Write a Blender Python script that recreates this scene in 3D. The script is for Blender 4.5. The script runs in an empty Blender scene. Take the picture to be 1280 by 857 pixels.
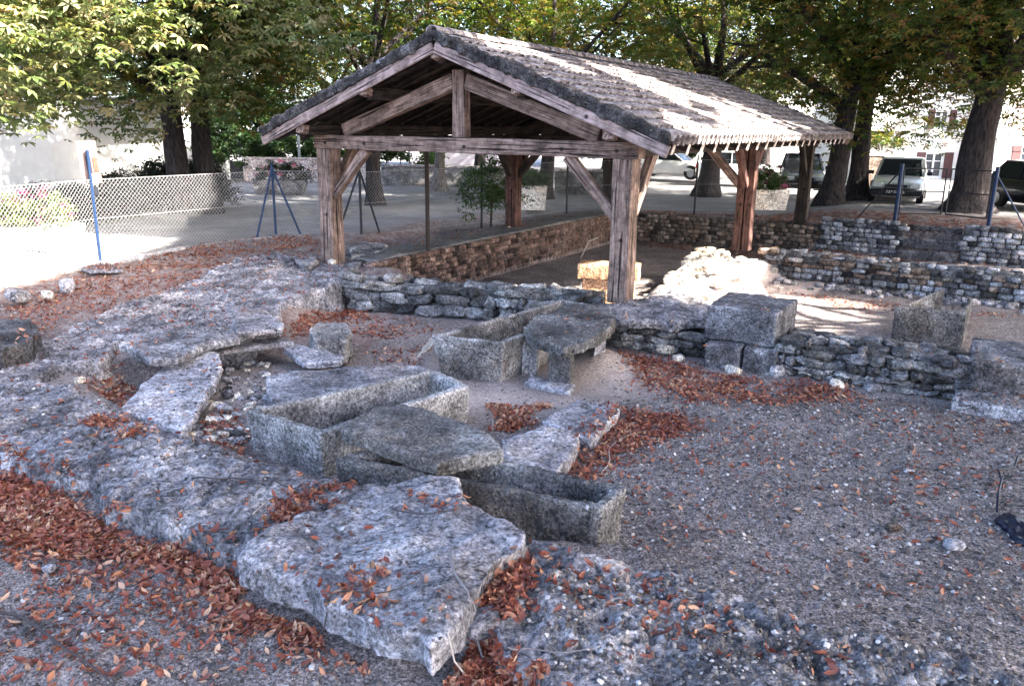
import bpy, bmesh, math, random
import numpy as np
from mathutils import Vector, Matrix
from mathutils.bvhtree import BVHTree
random.seed(7); rng = np.random.default_rng(7)
R = math.radians
scene = bpy.context.scene
C = scene.collection

# ------------------------------------------------------------------ camera, sky, sun, exposure
EYE = 3.1; FPX = 1012.0; PITCH = .262; ROLL = .013
cam_d = bpy.data.cameras.new('camera'); cam = bpy.data.objects.new('camera', cam_d); C.objects.link(cam)
cam_d.sensor_width = 36; cam_d.lens = 36*FPX/1280; cam_d.clip_start = .05; cam_d.clip_end = 3000
fw = Vector((0, math.cos(PITCH), -math.sin(PITCH))); rt0 = Vector((1, 0, 0)); up0 = rt0.cross(fw)
rt = math.cos(ROLL)*rt0 + math.sin(ROLL)*up0; upv = -math.sin(ROLL)*rt0 + math.cos(ROLL)*up0
cam.matrix_world = Matrix(((rt.x, upv.x, -fw.x, 0), (rt.y, upv.y, -fw.y, 0), (rt.z, upv.z, -fw.z, EYE), (0, 0, 0, 1)))
scene.camera = cam
SUN_AZ, SUN_EL = 111, 38.5          # azimuth clockwise from +Y
w = bpy.data.worlds.new("World"); scene.world = w; w.use_nodes = True
nt = w.node_tree; bg = nt.nodes['Background']; sky = nt.nodes.new('ShaderNodeTexSky')
sky.sky_type = 'NISHITA'; sky.sun_disc = False; sky.sun_elevation = R(SUN_EL); sky.sun_rotation = R(SUN_AZ)
sky.air_density = .7; sky.dust_density = 3.2; sky.ozone_density = .9
nt.links.new(sky.outputs[0], bg.inputs[0]); bg.inputs[1].default_value = .15
sun_d = bpy.data.lights.new('sun', 'SUN'); sun_d.energy = 4.5; sun_d.angle = R(.6); sun_d.color = (1, .93, .82)
sun = bpy.data.objects.new('sun', sun_d); C.objects.link(sun)
SDIR = Vector((math.sin(R(SUN_AZ))*math.cos(R(SUN_EL)), math.cos(R(SUN_AZ))*math.cos(R(SUN_EL)), math.sin(R(SUN_EL))))
sun.rotation_euler = SDIR.to_track_quat('Z', 'Y').to_euler(); sun.location = (0, 0, 30)
vs = scene.view_settings; vs.view_transform = 'Standard'; vs.look = 'None'; vs.exposure = 3.4; vs.gamma = 1
scene.render.engine = 'CYCLES'
scene.cycles.max_bounces = 5; scene.cycles.diffuse_bounces = 3; scene.cycles.glossy_bounces = 2
scene.cycles.transmission_bounces = 3; scene.cycles.transparent_max_bounces = 6
scene.cycles.use_denoising = True

# ------------------------------------------------------------------ measuring: photo pixel + height -> place in the world
def at(px, py, z=0.0):
    d = fw*FPX + rt*(px-640) - upv*(py-428.5)
    t = (z-EYE)/d.z
    return (d.x*t, d.y*t, z)
def at2(px, py, z=0.0): return at(px, py, z)[:2]
def at_depth(px, py, Y):          # the point seen at that pixel which lies Y metres ahead
    d = fw*FPX + rt*(px-640) - upv*(py-428.5)
    t = Y/d.y
    return (d.x*t, Y, EYE+d.z*t)
AZ = .541
A = np.array([math.sin(AZ), math.cos(AZ)]); B = np.array([math.cos(AZ), -math.sin(AZ)])
FR = np.array([1.7, 12.53]); SW = 6.07; L1 = 6.78; L2 = 5.98
def S(u, v, z=0):                 # shelter frame: u right across, v back along the ridge
    p = FR + B*u + A*v
    return (float(p[0]), float(p[1]), z)
def uv_of(X, Y):
    return (X-FR[0])*B[0]+(Y-FR[1])*B[1], (X-FR[0])*A[0]+(Y-FR[1])*A[1]

# ------------------------------------------------------------------ numpy noise
def _h(ix, iy, iz, seed):
    n = (ix*374761393 + iy*668265263 + iz*2147483647 + seed*144665) & 0xffffffff
    n = ((n ^ (n >> 13))*1274126177) & 0xffffffff
    n = (n ^ (n >> 16)) & 0xffff
    return n/32767.5 - 1
def vnoise(P, seed=0):
    P = np.asarray(P, float); I = np.floor(P).astype(np.int64); F = P-I; F = F*F*(3-2*F)
    r = 0
    for dx in (0, 1):
        wx = F[:, 0] if dx else 1-F[:, 0]
        for dy in (0, 1):
            wy = F[:, 1] if dy else 1-F[:, 1]
            for dz in (0, 1):
                wz = F[:, 2] if dz else 1-F[:, 2]
                r = r + wx*wy*wz*_h(I[:, 0]+dx, I[:, 1]+dy, I[:, 2]+dz, seed)
    return r
def fbm(P, oct=4, seed=0, gain=.5):
    r = 0; a = 1; P = np.asarray(P, float)
    for o in range(oct):
        r = r + a*vnoise(P, seed+o*7); P = P*2.03+11.3; a *= gain
    return r
def fbm2(X, Y, s, oct=4, seed=0, gain=.5):
    sh = X.shape
    return fbm(np.stack([X.ravel()*s, Y.ravel()*s, np.full(X.size, seed*3.7)], 1), oct, seed, gain).reshape(sh)
def poly_sd(X, Y, poly):          # signed distance, positive inside
    n = len(poly); d2 = np.full(X.shape, 1e9); ins = np.zeros(X.shape, bool)
    for i in range(n):
        x0, y0 = poly[i][:2]; x1, y1 = poly[(i+1) % n][:2]
        ex, ey = x1-x0, y1-y0; L = ex*ex+ey*ey+1e-12
        t = np.clip(((X-x0)*ex+(Y-y0)*ey)/L, 0, 1)
        d2 = np.minimum(d2, (X-x0-t*ex)**2+(Y-y0-t*ey)**2)
        c = ((y0 > Y) != (y1 > Y)) & (X < (x1-x0)*(Y-y0)/((y1-y0) if abs(y1-y0) > 1e-12 else 1e-12)+x0)
        ins ^= c
    d = np.sqrt(d2)
    return np.where(ins, d, -d)
def sst(e0, e1, x):
    t = np.clip((x-e0)/(e1-e0), 0, 1); return t*t*(3-2*t)
def ppx(pts, z): return [at2(p[0], p[1], p[2] if len(p) > 2 else z) for p in pts]

# ------------------------------------------------------------------ object helpers
def link(o, parent=None):
    C.objects.link(o)
    if parent is not None: o.parent = parent
    return o
def tag(o, label=None, cat=None, group=None, kind=None):
    if label: o['label'] = label
    if cat: o['category'] = cat
    if group: o['group'] = group
    if kind: o['kind'] = kind
    return o
def thing(name, label, cat, loc=(0, 0, 0), rz=0, group=None):
    o = bpy.data.objects.new(name, None); o.location = loc; o.rotation_euler = (0, 0, rz); o.empty_display_size = .1
    link(o); return tag(o, label, cat, group)
def mesh_np(name, V, F, mat=None, smooth=False):
    """F: list of lists or an int array (n,k)"""
    me = bpy.data.meshes.new(name)
    V = np.asarray(V, np.float32)
    if isinstance(F, np.ndarray):
        n, k = F.shape
        me.vertices.add(len(V)); me.vertices.foreach_set('co', V.ravel())
        me.loops.add(n*k); me.loops.foreach_set('vertex_index', F.astype(np.int32).ravel())
        me.polygons.add(n); me.polygons.foreach_set('loop_start', np.arange(0, n*k, k, dtype=np.int32))
        me.polygons.foreach_set('loop_total', np.full(n, k, np.int32))
        me.update(calc_edges=True); me.validate()
    else:
        me.from_pydata([tuple(map(float, v)) for v in V], [], [tuple(f) for f in F])
    if smooth: me.polygons.foreach_set('use_smooth', np.ones(len(me.polygons), bool))
    if mat: me.materials.append(mat)
    return me
def obj(name, me, parent=None, mat=None):
    if mat and not me.materials: me.materials.append(mat)
    return link(bpy.data.objects.new(name, me), parent)
class MB:
    def __init__(s): s.v = []; s.f = []
    def add(s, V, F):
        n = len(s.v); s.v += [tuple(v) for v in V]; s.f += [tuple(i+n for i in f) for f in F]; return s
    def box(s, c, size, M=None):
        x, y, z = size[0]/2, size[1]/2, size[2]/2
        V = [Vector((a*x, b*y, d*z)) for a in (-1, 1) for b in (-1, 1) for d in (-1, 1)]
        if M is not None: V = [M @ v for v in V]
        V = [v+Vector(c) for v in V]
        return s.add(V, [(0, 1, 3, 2), (4, 6, 7, 5), (0, 4, 5, 1), (2, 3, 7, 6), (0, 2, 6, 4), (1, 5, 7, 3)])
    def bar(s, p0, p1, w, h, up=(0, 0, 1)):   # box section from p0 to p1; w across, h along 'up'
        p0 = Vector(p0); p1 = Vector(p1); d = (p1-p0).normalized(); u = Vector(up)
        a = d.cross(u).normalized(); b = a.cross(d).normalized()
        V = [p+a*(sx*w/2)+b*(sy*h/2) for p in (p0, p1) for sx, sy in ((-1, -1), (1, -1), (1, 1), (-1, 1))]
        return s.add(V, [(3, 2, 1, 0), (4, 5, 6, 7), (0, 1, 5, 4), (1, 2, 6, 5), (2, 3, 7, 6), (3, 0, 4, 7)])
    def tube(s, pts, rad, seg=8, cap=True):
        pts = [Vector(p) for p in pts]; n = len(pts)
        rad = rad if hasattr(rad, '__len__') else [rad]*n
        V = []; F = []; a = None
        for i, p in enumerate(pts):
            d = (pts[min(i+1, n-1)]-pts[max(i-1, 0)]).normalized()
            if a is None: a = d.cross(Vector((0, 0, 1)) if abs(d.z) < .9 else Vector((1, 0, 0))).normalized()
            a = (a-d*a.dot(d)).normalized(); b = d.cross(a)
            for k in range(seg):
                t = 2*math.pi*k/seg; V.append(p+(a*math.cos(t)+b*math.sin(t))*rad[i])
        for i in range(n-1):
            for k in range(seg):
                k2 = (k+1) % seg; F.append((i*seg+k, i*seg+k2, (i+1)*seg+k2, (i+1)*seg+k))
        if cap: F.append(tuple(range(seg-1, -1, -1))); F.append(tuple((n-1)*seg+k for k in range(seg)))
        return s.add(V, F)
    def prism(s, poly, z0, z1):
        n = len(poly); a = sum(poly[i][0]*poly[(i+1) % n][1]-poly[(i+1) % n][0]*poly[i][1] for i in range(n))
        if a < 0: poly = poly[::-1]
        V = [(p[0], p[1], z0 if not callable(z0) else z0(p[0], p[1])) for p in poly]+[(p[0], p[1], z1 if not callable(z1) else z1(p[0], p[1])) for p in poly]
        return s.add(V, [tuple(range(n-1, -1, -1)), tuple(range(n, 2*n))]+[(i, (i+1) % n, n+(i+1) % n, n+i) for i in range(n)])
    def build(s, name, mat, parent=None, smooth=False, bevel=0):
        me = bpy.data.meshes.new(name); me.from_pydata([tuple(v) for v in s.v], [], s.f)
        if smooth: me.polygons.foreach_set('use_smooth', np.ones(len(me.polygons), bool))
        me.materials.append(mat)
        if bevel:
            bm = bmesh.new(); bm.from_mesh(me)
            bmesh.ops.bevel(bm, geom=bm.edges[:], offset=bevel, segments=1, affect='EDGES'); bm.to_mesh(me); bm.free()
        return link(bpy.data.objects.new(name, me), parent)

# ------------------------------------------------------------------ materials
class N:
    def __init__(s, name):
        s.m = bpy.data.materials.new(name); s.m.use_nodes = True; s.t = s.m.node_tree; s.p = s.t.nodes['Principled BSDF']
        s.p.inputs['Specular IOR Level'].default_value = .25
    def n(s, typ, **kw):
        x = s.t.nodes.new(typ)
        for k, v in kw.items():
            if k in x.inputs: x.inputs[k].default_value = v
            else: setattr(x, k, v)
        return x
    def l(s, a, b): s.t.links.new(a, b)
    def pos(s): return s.n('ShaderNodeNewGeometry').outputs['Position']
    def noise(s, vec, scale, detail=5, rough=.6):
        x = s.n('ShaderNodeTexNoise'); x.inputs['Scale'].default_value = scale; x.inputs['Detail'].default_value = detail
        x.inputs['Roughness'].default_value = rough; s.l(vec, x.inputs['Vector']); return x.outputs['Fac']
    def vor(s, vec, scale, feature='F1', out='Distance'):
        x = s.n('ShaderNodeTexVoronoi'); x.feature = feature; x.inputs['Scale'].default_value = scale; s.l(vec, x.inputs['Vector']); return x.outputs[out]
    def ramp(s, fac, stops):
        x = s.n('ShaderNodeValToRGB'); e = x.color_ramp.elements
        while len(e) < len(stops): e.new(.5)
        for el, (p, c) in zip(e, stops):
            el.position = p; el.color = (*c, 1) if hasattr(c, '__len__') else (c, c, c, 1)
        s.l(fac, x.inputs['Fac']); return x.outputs['Color']
    def mix(s, fac, a, b, typ='MIX'):
        x = s.n('ShaderNodeMix'); x.data_type = 'RGBA'; x.blend_type = typ
        for v, i in ((fac, 0), (a, 6), (b, 7)):
            if hasattr(v, 'is_linked'): s.l(v, x.inputs[i])
            else: x.inputs[i].default_value = v if i == 0 or len(v) == 4 else (*v, 1)
        return x.outputs[2]
    def math(s, op, a, b=0):
        x = s.n('ShaderNodeMath'); x.operation = op
        for v, i in ((a, 0), (b, 1)):
            if hasattr(v, 'is_linked'): s.l(v, x.inputs[i])
            else: x.inputs[i].default_value = v
        return x.outputs[0]
    def bump(s, h, strength=.5, dist=.02, prev=None):
        x = s.n('ShaderNodeBump'); x.inputs['Strength'].default_value = strength; x.inputs['Distance'].default_value = dist
        s.l(h, x.inputs['Height'])
        if prev: s.l(prev, x.inputs['Normal'])
        return x.outputs[0]
    def out(s, col=None, rough=.85, normal=None):
        if col is not None:
            if hasattr(col, 'is_linked'): s.l(col, s.p.inputs['Base Color'])
            else: s.p.inputs['Base Color'].default_value = (*col, 1)
        s.p.inputs['Roughness'].default_value = rough
        if normal: s.l(normal, s.p.inputs['Normal'])
        return s.m
def stone(name, dark, mid, light, patch=1.4, speck=38, bump=.7, white=.12, objvar=.32):
    a = N(name); P = a.pos()
    big = a.ramp(a.noise(P, patch, 6, .65), [(.34, dark), (.52, mid), (.68, light)])
    sp = a.ramp(a.noise(P, speck*1.1, 6, .85), [(.37, .15), (.48, .85), (.6, 1.85)])
    c = a.mix(1, big, sp, 'MULTIPLY')
    sp2 = a.ramp(a.noise(P, speck*.3, 9, .85), [(.38, .38), (.47, .95), (.62, 1.35)])
    c = a.mix(1, c, sp2, 'MULTIPLY')
    wv = a.n('ShaderNodeVectorMath'); wv.operation = 'MULTIPLY_ADD'; nz = a.n('ShaderNodeTexNoise'); nz.inputs['Scale'].default_value = 4; nz.inputs['Detail'].default_value = 5; a.l(P, nz.inputs['Vector'])
    a.l(nz.outputs['Color'], wv.inputs[0]); wv.inputs[1].default_value = (.35, .35, .35); a.l(P, wv.inputs[2])
    ve = a.math('ADD', a.vor(wv.outputs[0], 1.9, 'DISTANCE_TO_EDGE'), a.ramp(a.noise(P, 1.7, 3, .6), [(.44, 0.), (.56, .3)]))
    c = a.mix(1, c, a.ramp(ve, [(.0, .22), (.02, 1.)]), 'MULTIPLY')
    pit = a.ramp(a.vor(wv.outputs[0], speck*.55), [(.10, .3), (.24, 1.)])
    c = a.mix(1, c, pit, 'MULTIPLY')
    stn = a.ramp(a.noise(P, 1.1, 5, .7), [(.52, 0.), (.62, .35)]); c = a.mix(stn, c, a.mix(1, c, (1.25, 1.0, .74), 'MULTIPLY'))
    gp = a.n('ShaderNodeNewGeometry').outputs['Pointiness']; c = a.mix(1, c, a.ramp(gp, [(.5, 1.), (.56, 1.5)]), 'MULTIPLY')  # lighter convex edges: light on the rims painted into the stone colour
    lich = a.ramp(a.noise(P, speck*.45, 8, .8), [(.60, 0.), (.66, 1.)])
    c = a.mix(a.math('MULTIPLY', lich, white*5 if white < .2 else 1), c, (.62, .61, .62))
    if objvar:
        oi = a.n('ShaderNodeObjectInfo')
        c = a.mix(1, c, a.ramp(oi.outputs['Random'], [(0, 1-objvar*1.6), (1, 1+objvar)]), 'MULTIPLY')
    h = a.math('ADD', a.noise(P, speck*.5, 8, .8), a.math('MULTIPLY', a.vor(P, speck*1.1), .5))
    b = a.bump(h, min(1, bump*1.3), .06)
    b = a.bump(a.ramp(ve, [(0, 0.), (.03, 1.)]), .6, .03, b)
    b = a.bump(a.noise(P, speck*3, 3, .7), bump*.7, .008, b)
    return a.out(c, .92, b)
def plain(name, col, rough=.6, metal=0, bump=0, scale=20, var=.25):
    a = N(name); P = a.pos()
    n_ = a.noise(P, scale, 5, .65)
    c = a.mix(1, (*col, 1), a.ramp(n_, [(.3, 1-var), (.7, 1+var)]), 'MULTIPLY')
    a.p.inputs['Metallic'].default_value = metal
    return a.out(c, rough, a.bump(n_, bump, .01) if bump else None)

M = {}
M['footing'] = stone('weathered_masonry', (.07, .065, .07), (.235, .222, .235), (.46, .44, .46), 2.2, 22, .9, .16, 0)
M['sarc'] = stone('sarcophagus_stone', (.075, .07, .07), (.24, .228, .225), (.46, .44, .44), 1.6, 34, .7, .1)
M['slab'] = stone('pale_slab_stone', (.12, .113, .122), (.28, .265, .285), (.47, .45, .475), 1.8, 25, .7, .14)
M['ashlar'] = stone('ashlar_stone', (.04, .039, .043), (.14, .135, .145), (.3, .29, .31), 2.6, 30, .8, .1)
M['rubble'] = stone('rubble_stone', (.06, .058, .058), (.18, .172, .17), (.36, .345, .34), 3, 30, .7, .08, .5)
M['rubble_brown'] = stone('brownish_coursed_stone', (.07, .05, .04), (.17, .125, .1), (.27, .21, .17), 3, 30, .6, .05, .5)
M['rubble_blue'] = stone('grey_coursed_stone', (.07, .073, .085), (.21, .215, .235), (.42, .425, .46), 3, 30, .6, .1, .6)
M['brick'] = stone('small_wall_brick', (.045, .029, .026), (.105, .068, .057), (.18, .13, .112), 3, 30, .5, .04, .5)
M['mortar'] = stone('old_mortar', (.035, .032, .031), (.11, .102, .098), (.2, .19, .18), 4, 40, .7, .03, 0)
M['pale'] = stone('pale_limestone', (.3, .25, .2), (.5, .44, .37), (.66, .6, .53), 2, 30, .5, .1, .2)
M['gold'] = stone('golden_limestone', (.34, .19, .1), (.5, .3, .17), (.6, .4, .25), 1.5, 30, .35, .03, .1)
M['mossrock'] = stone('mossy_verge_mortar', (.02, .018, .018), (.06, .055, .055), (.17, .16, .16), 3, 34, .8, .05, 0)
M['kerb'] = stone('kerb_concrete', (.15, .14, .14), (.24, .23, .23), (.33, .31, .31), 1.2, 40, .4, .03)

def wood_mat(name, dark, mid, light):
    a = N(name); tc = a.n('ShaderNodeTexCoord').outputs['Object']
    mp = a.n('ShaderNodeMapping'); mp.inputs['Scale'].default_value = (1, 14, 14); a.l(tc, mp.inputs['Vector'])
    g = a.noise(mp.outputs[0], 2.4, 8, .7)
    c = a.ramp(g, [(.3, dark), (.5, mid), (.7, light)])
    st = a.ramp(a.noise(tc, 3, 4, .6), [(.3, .5), (.6, 1.25)])
    c = a.mix(1, c, st, 'MULTIPLY')
    mp2 = a.n('ShaderNodeMapping'); mp2.inputs['Scale'].default_value = (.6, 22, 22); a.l(tc, mp2.inputs['Vector'])
    ck = a.ramp(a.noise(mp2.outputs[0], 1.6, 3, .5), [(.36, .12), (.42, 1.)]); c = a.mix(1, c, ck, 'MULTIPLY')
    kn = a.ramp(a.vor(tc, 2.3), [(.05, .15), (.1, 1.)]); c = a.mix(1, c, kn, 'MULTIPLY')
    st2 = a.ramp(a.noise(tc, 9, 6, .75), [(.35, .55), (.55, 1.1)]); c = a.mix(1, c, st2, 'MULTIPLY')
    return a.out(c, .85, a.bump(a.math('ADD', g, ck), .9, .014))
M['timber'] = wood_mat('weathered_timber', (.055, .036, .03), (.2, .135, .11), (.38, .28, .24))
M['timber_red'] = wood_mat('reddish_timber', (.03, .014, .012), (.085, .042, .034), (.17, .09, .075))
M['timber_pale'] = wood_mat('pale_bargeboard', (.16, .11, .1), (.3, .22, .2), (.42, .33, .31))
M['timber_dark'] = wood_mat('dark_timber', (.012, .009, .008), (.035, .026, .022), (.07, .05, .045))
M['timber_end'] = plain('sawn_timber_end', (.6, .52, .47), .8)

def bark_mat(name, col):
    a = N(name); tc = a.pos(); mp = a.n('ShaderNodeMapping'); mp.inputs['Scale'].default_value = (1, 1, .25); a.l(tc, mp.inputs['Vector'])
    g = a.noise(mp.outputs[0], 14, 6, .75); v = a.vor(mp.outputs[0], 16)
    k = a.math('ADD', g, a.math('MULTIPLY', v, .5))
    c = a.ramp(k, [(.45, tuple(x*.3 for x in col)), (.7, col), (.95, tuple(x*1.9 for x in col))])
    return a.out(c, .95, a.bump(k, 1, .06))
M['bark'] = bark_mat('chestnut_bark', (.034, .028, .028))
M['bark_pale'] = bark_mat('pale_bark', (.15, .13, .12))

def leaf_mat(name, stops, trans=.35):
    a = N(name); g = a.n('ShaderNodeNewGeometry'); r = g.outputs['Random Per Island']
    P = g.outputs['Position']
    k = a.math('ADD', a.math('MULTIPLY', r, .55), a.math('MULTIPLY', a.noise(P, .9, 3, .6), .6))
    c = a.ramp(k, stops)
    tr = a.n('ShaderNodeBsdfTranslucent'); a.l(a.mix(1, c, (1.5, 1.5, .7), 'MULTIPLY'), tr.inputs['Color'])
    mx = a.n('ShaderNodeMixShader'); mx.inputs[0].default_value = trans
    a.p.inputs['Specular IOR Level'].default_value = .35
    a.out(c, .5)
    a.l(a.p.outputs[0], mx.inputs[1]); a.l(tr.outputs[0], mx.inputs[2])
    a.l(mx.outputs[0], a.t.nodes['Material Output'].inputs['Surface']); return a.m
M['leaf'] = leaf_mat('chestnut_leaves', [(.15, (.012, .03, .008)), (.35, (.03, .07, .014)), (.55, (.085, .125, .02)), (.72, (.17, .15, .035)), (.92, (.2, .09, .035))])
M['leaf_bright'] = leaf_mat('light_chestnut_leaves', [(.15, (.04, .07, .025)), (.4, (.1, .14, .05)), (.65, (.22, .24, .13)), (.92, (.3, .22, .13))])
M['hedge'] = leaf_mat('hedge_leaves', [(.15, (.012, .035, .012)), (.5, (.035, .075, .025)), (.9, (.08, .12, .04))])
M['hedge_dark'] = leaf_mat('dark_shrub_leaves', [(.15, (.008, .009, .006)), (.5, (.015, .022, .011)), (.9, (.04, .038, .02))])  # near black, so the hedge blocks also carry the road shade
M['flower'] = leaf_mat('flowers', [(.2, (.35, .03, .12)), (.5, (.5, .05, .2)), (.9, (.6, .35, .4))], .2)
M['litter'] = leaf_mat('fallen_leaves', [(.08, (.022, .008, .006)), (.26, (.085, .022, .014)), (.46, (.19, .048, .03)), (.62, (.27, .085, .05)), (.76, (.36, .17, .1)), (.92, (.52, .36, .25))], .12)

def ground_mat():
    a = N('ground_soil'); P = a.pos(); at_ = a.n('ShaderNodeAttribute'); at_.attribute_name = 'mask'
    sep = a.n('ShaderNodeSeparateColor'); a.l(at_.outputs['Color'], sep.inputs[0])
    base = a.ramp(a.noise(P, 1.3, 5, .6), [(.3, (.115, .095, .09)), (.55, (.19, .162, .155)), (.75, (.27, .235, .228))])
    sp = a.ramp(a.noise(P, 55, 4, .8), [(.38, .25), (.5, .95), (.6, 2.)])
    base = a.mix(1, base, sp, 'MULTIPLY')
    base = a.mix(1, base, a.ramp(a.noise(P, 17, 6, .8), [(.38, .45), (.5, 1.), (.62, 1.35)]), 'MULTIPLY')
    vd = a.vor(P, 42); wh = a.ramp(vd, [(.10, 1.), (.17, 0.)])
    wmask = a.ramp(a.noise(P, 21, 2, .5), [(.56, 0.), (.6, 1.)])
    base = a.mix(a.math('MULTIPLY', wh, wmask), base, (.55, .53, .53))
    sand = a.ramp(a.noise(P, 30, 6, .75), [(.3, (.24, .18, .155)), (.5, (.48, .385, .345)), (.62, (.68, .58, .53))])
    plaza = a.ramp(a.noise(P, .7, 8, .7), [(.3, (.15, .145, .145)), (.55, (.22, .21, .208)), (.75, (.3, .285, .28))])
    plaza = a.mix(1, plaza, a.ramp(a.noise(P, .25, 6, .75), [(.4, .72), (.55, 1.05)]), 'MULTIPLY'); plaza = a.mix(1, plaza, a.ramp(a.noise(P, 60, 3, .7), [(.3, .75), (.7, 1.25)]), 'MULTIPLY')
    leafy = a.ramp(a.noise(P, 14, 6, .8), [(.35, (.045, .02, .014)), (.55, (.12, .045, .03)), (.7, (.24, .11, .08))])
    c = a.mix(sep.outputs[0], base, sand); c = a.mix(sep.outputs[1], c, plaza)
    c = a.mix(a.math('MULTIPLY', sep.outputs[2], a.ramp(a.noise(P, 5, 5, .7), [(.4, 0.), (.55, 1.)])), c, leafy)
    b = a.bump(a.math('SUBTRACT', a.noise(P, 34, 5, .8), a.math('MULTIPLY', vd, .6)), .9, .02)
    return a.out(c, .95, b)
M['ground'] = ground_mat()

# ------------------------------------------------------------------ terrain
APSE_TOP = .34
# the court enclosed by the curved footing, and the outline of the footing itself (measured on its top)
foot_px = [(1420, 960, .12), (1290, 862, .1), (1180, 838, .12), (1050, 805, .14), (930, 762, .16), (850, 735, .2), (775, 712, .24), (715, 700, .28),
           (640, 660), (560, 615), (470, 600), (420, 598), (375, 585), (335, 575), (300, 566), (255, 552), (215, 545), (178, 530), (150, 522), (125, 503), (85, 487), (52, 472),
           (82, 460), (130, 455), (148, 440), (155, 428), (190, 432), (215, 438), (255, 424), (300, 424), (352, 400), (352, 388), (400, 374), (432, 364), (447, 345), (455, 330, .45), (420, 324, .45), (385, 335, .4),
           (330, 345), (285, 352), (235, 362), (200, 377), (150, 386), (100, 404), (60, 420), (0, 437), (-120, 462), (-160, 500),
           (-60, 545), (0, 570), (55, 590), (95, 600), (150, 634), (212, 657), (262, 683), (300, 704), (360, 735), (440, 770), (540, 805), (600, 795), (650, 832), (700, 860), (760, 900, .22), (900, 1000, .12), (1200, 1050, .1)]
FOOT = ppx(foot_px, APSE_TOP)
court = ppx([(760, 705), (1500, 900), (1500, 500), (1225, 450), (1180, 450), (980, 425), (883, 425), (883, 425), (790, 395), (760, 386), (640, 372), (560, 368), (447, 366),
             (400, 395), (340, 425), (250, 450), (140, 480), (110, 500), (160, 540), (300, 590), (600, 690)], .0)
def near_h(X, Y):
    u, v = uv_of(X, Y)
    n1 = fbm2(X, Y, .9, 4, 3); n2 = fbm2(X, Y, 5, 4, 5)
    # the bank to the left and the plaza beyond
    bank = .27 + .22*sst(9, 18, Y) + .05*n1
    right = sst(-2, 1, u)
    plaza = .42 + .3*right*sst(9, 14, v)
    z = bank + (plaza-bank)*sst(13, 15, v+0*u)
    z = np.where(Y > 25, z + (plaza-z)*sst(25, 28, Y), z)
    # ditch between the fence and the left wall of the pit
    ditch = sst(-.2, .3, 1.1-np.abs(u+7.1))*sst(2.5, 4, v)*sst(13.5, 12.5, v)
    z = z - .22*ditch
    # in front of the front wall: the court
    z0 = .015*n1 + .1*np.exp(-((X+3.2)**2+(Y-7.9)**2)/1.2)
    cs = poly_sd(X, Y, court)
    k = sst(-.15, .25, cs)
    z = z + (z0-z)*k
    # foreground outside the footing
    fy = at2(0, 560, .3)[1]
    outside = sst(.3, -.3, (Y-5.75)+(X+.5)*.0) * (1-k)
    z = z + ((.13+.05*n1)-z)*sst(8.2, 6.2, Y+.22*X)*(1-k)
    # court to the right of the view
    rr = sst(2.2, 3.6, X+.3*(Y-6))*sst(.6, -.2, v)
    z = z + (.01*n1-z)*rr
    # pit under the shelter, two yards to the right
    pit = sst(-5.45, -5.3, u)*sst(.35, .5, v)*sst(12.72, 12.6, v)
    zp = np.where(u < -.2, -.38+.03*n1, -.08+.03*n1); t = sst(-.5, .4, u)
    zp = (-.38+.03*n1)*(1-t) + t*np.where(v > 6.9, -.22+.04*n1, -.06+.04*n1)
    z = z + (zp-z)*pit
    # rubble mound left of the right-hand side wall
    mound = np.exp(-((u-.35-.2*np.sin(v*2))/.85)**4)*sst(.2, .9, v)*sst(7.1, 6.5, v)
    z = np.where(pit > .5, np.maximum(z, -.38 + mound*(.62+.10*fbm2(X, Y, 2.2, 3, 9))), z)
    # sandy heap by the little stone cist
    cx, cy = at2(745, 452, .1)
    z = z + .2*np.exp(-(((X-cx-.08)/.36)**2+((Y-cy-.25)/.5)**2))
    z = z + .012*n2 + .005*fbm2(X, Y, 19, 3, 8)
    return z
def far_h(X, Y):
    return near_h(X, Y)
def ground_z(x, y):
    return float(near_h(np.array([[x]]), np.array([[y]]))[0, 0])
def axis(a0, a1, b0, b1, fine, coarse, far):
    mid = np.arange(b0, b1, fine); lo = np.arange(a0, b0, coarse); hi = np.arange(b1, a1, coarse)
    out = [a0-d for d in far[::-1]]; out2 = [a1+d for d in far]
    return np.concatenate([out, lo, mid, hi, out2])
xs = axis(-14, 19, -5.5, 6.5, .045, .12, [.6, 2, 5, 10, 20, 40, 90, 200, 500, 900])
ys = axis(-6, 32, 3.2, 12, .05, .13, [.6, 2, 5, 10, 20, 40, 90, 200, 500, 900])
X, Y = np.meshgrid(xs, ys)
Z = near_h(X, Y)
nx, ny = len(xs), len(ys)
idx = np.arange(nx*ny).reshape(ny, nx)
F = np.stack([idx[:-1, :-1], idx[:-1, 1:], idx[1:, 1:], idx[1:, :-1]], -1).reshape(-1, 4)
me = mesh_np('ground', np.stack([X, Y, Z], -1).reshape(-1, 3), F, M['ground'], True)
u, v = uv_of(X, Y)
fbl = fbm2(X, Y, .8, 3, 31)
sand = np.zeros_like(X)
for (px, py, rx, ry, a_) in ((740, 470, 1.0, .7, 1), (600, 500, 1.2, .5, .8), (240, 500, 1.1, .6, .35), (540, 455, .5, .6, .3)):
    cx, cy = at2(px, py, 0); sand = np.maximum(sand, a_*np.exp(-(((X-cx)/rx)**2+((Y-cy)/ry)**2)))
sand = np.maximum(sand, (np.abs(u-.5) < 1.5)*(v > .3)*(v < 7)*1.)
sand = np.maximum(sand, .35*sst(11, 13, Y)*(X < -2))
plz = np.clip(sst(12.8, 13.6, v)*sst(-3, -1, u) + sst(-8.4, -9.2, u)*sst(15.5, 16.5, Y+.0*X) + sst(27, 28, Y), 0, 1)
fence_line = [(-9.5, 12), (-8.1, 15.74), (-5.72, 19.5)]
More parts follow.
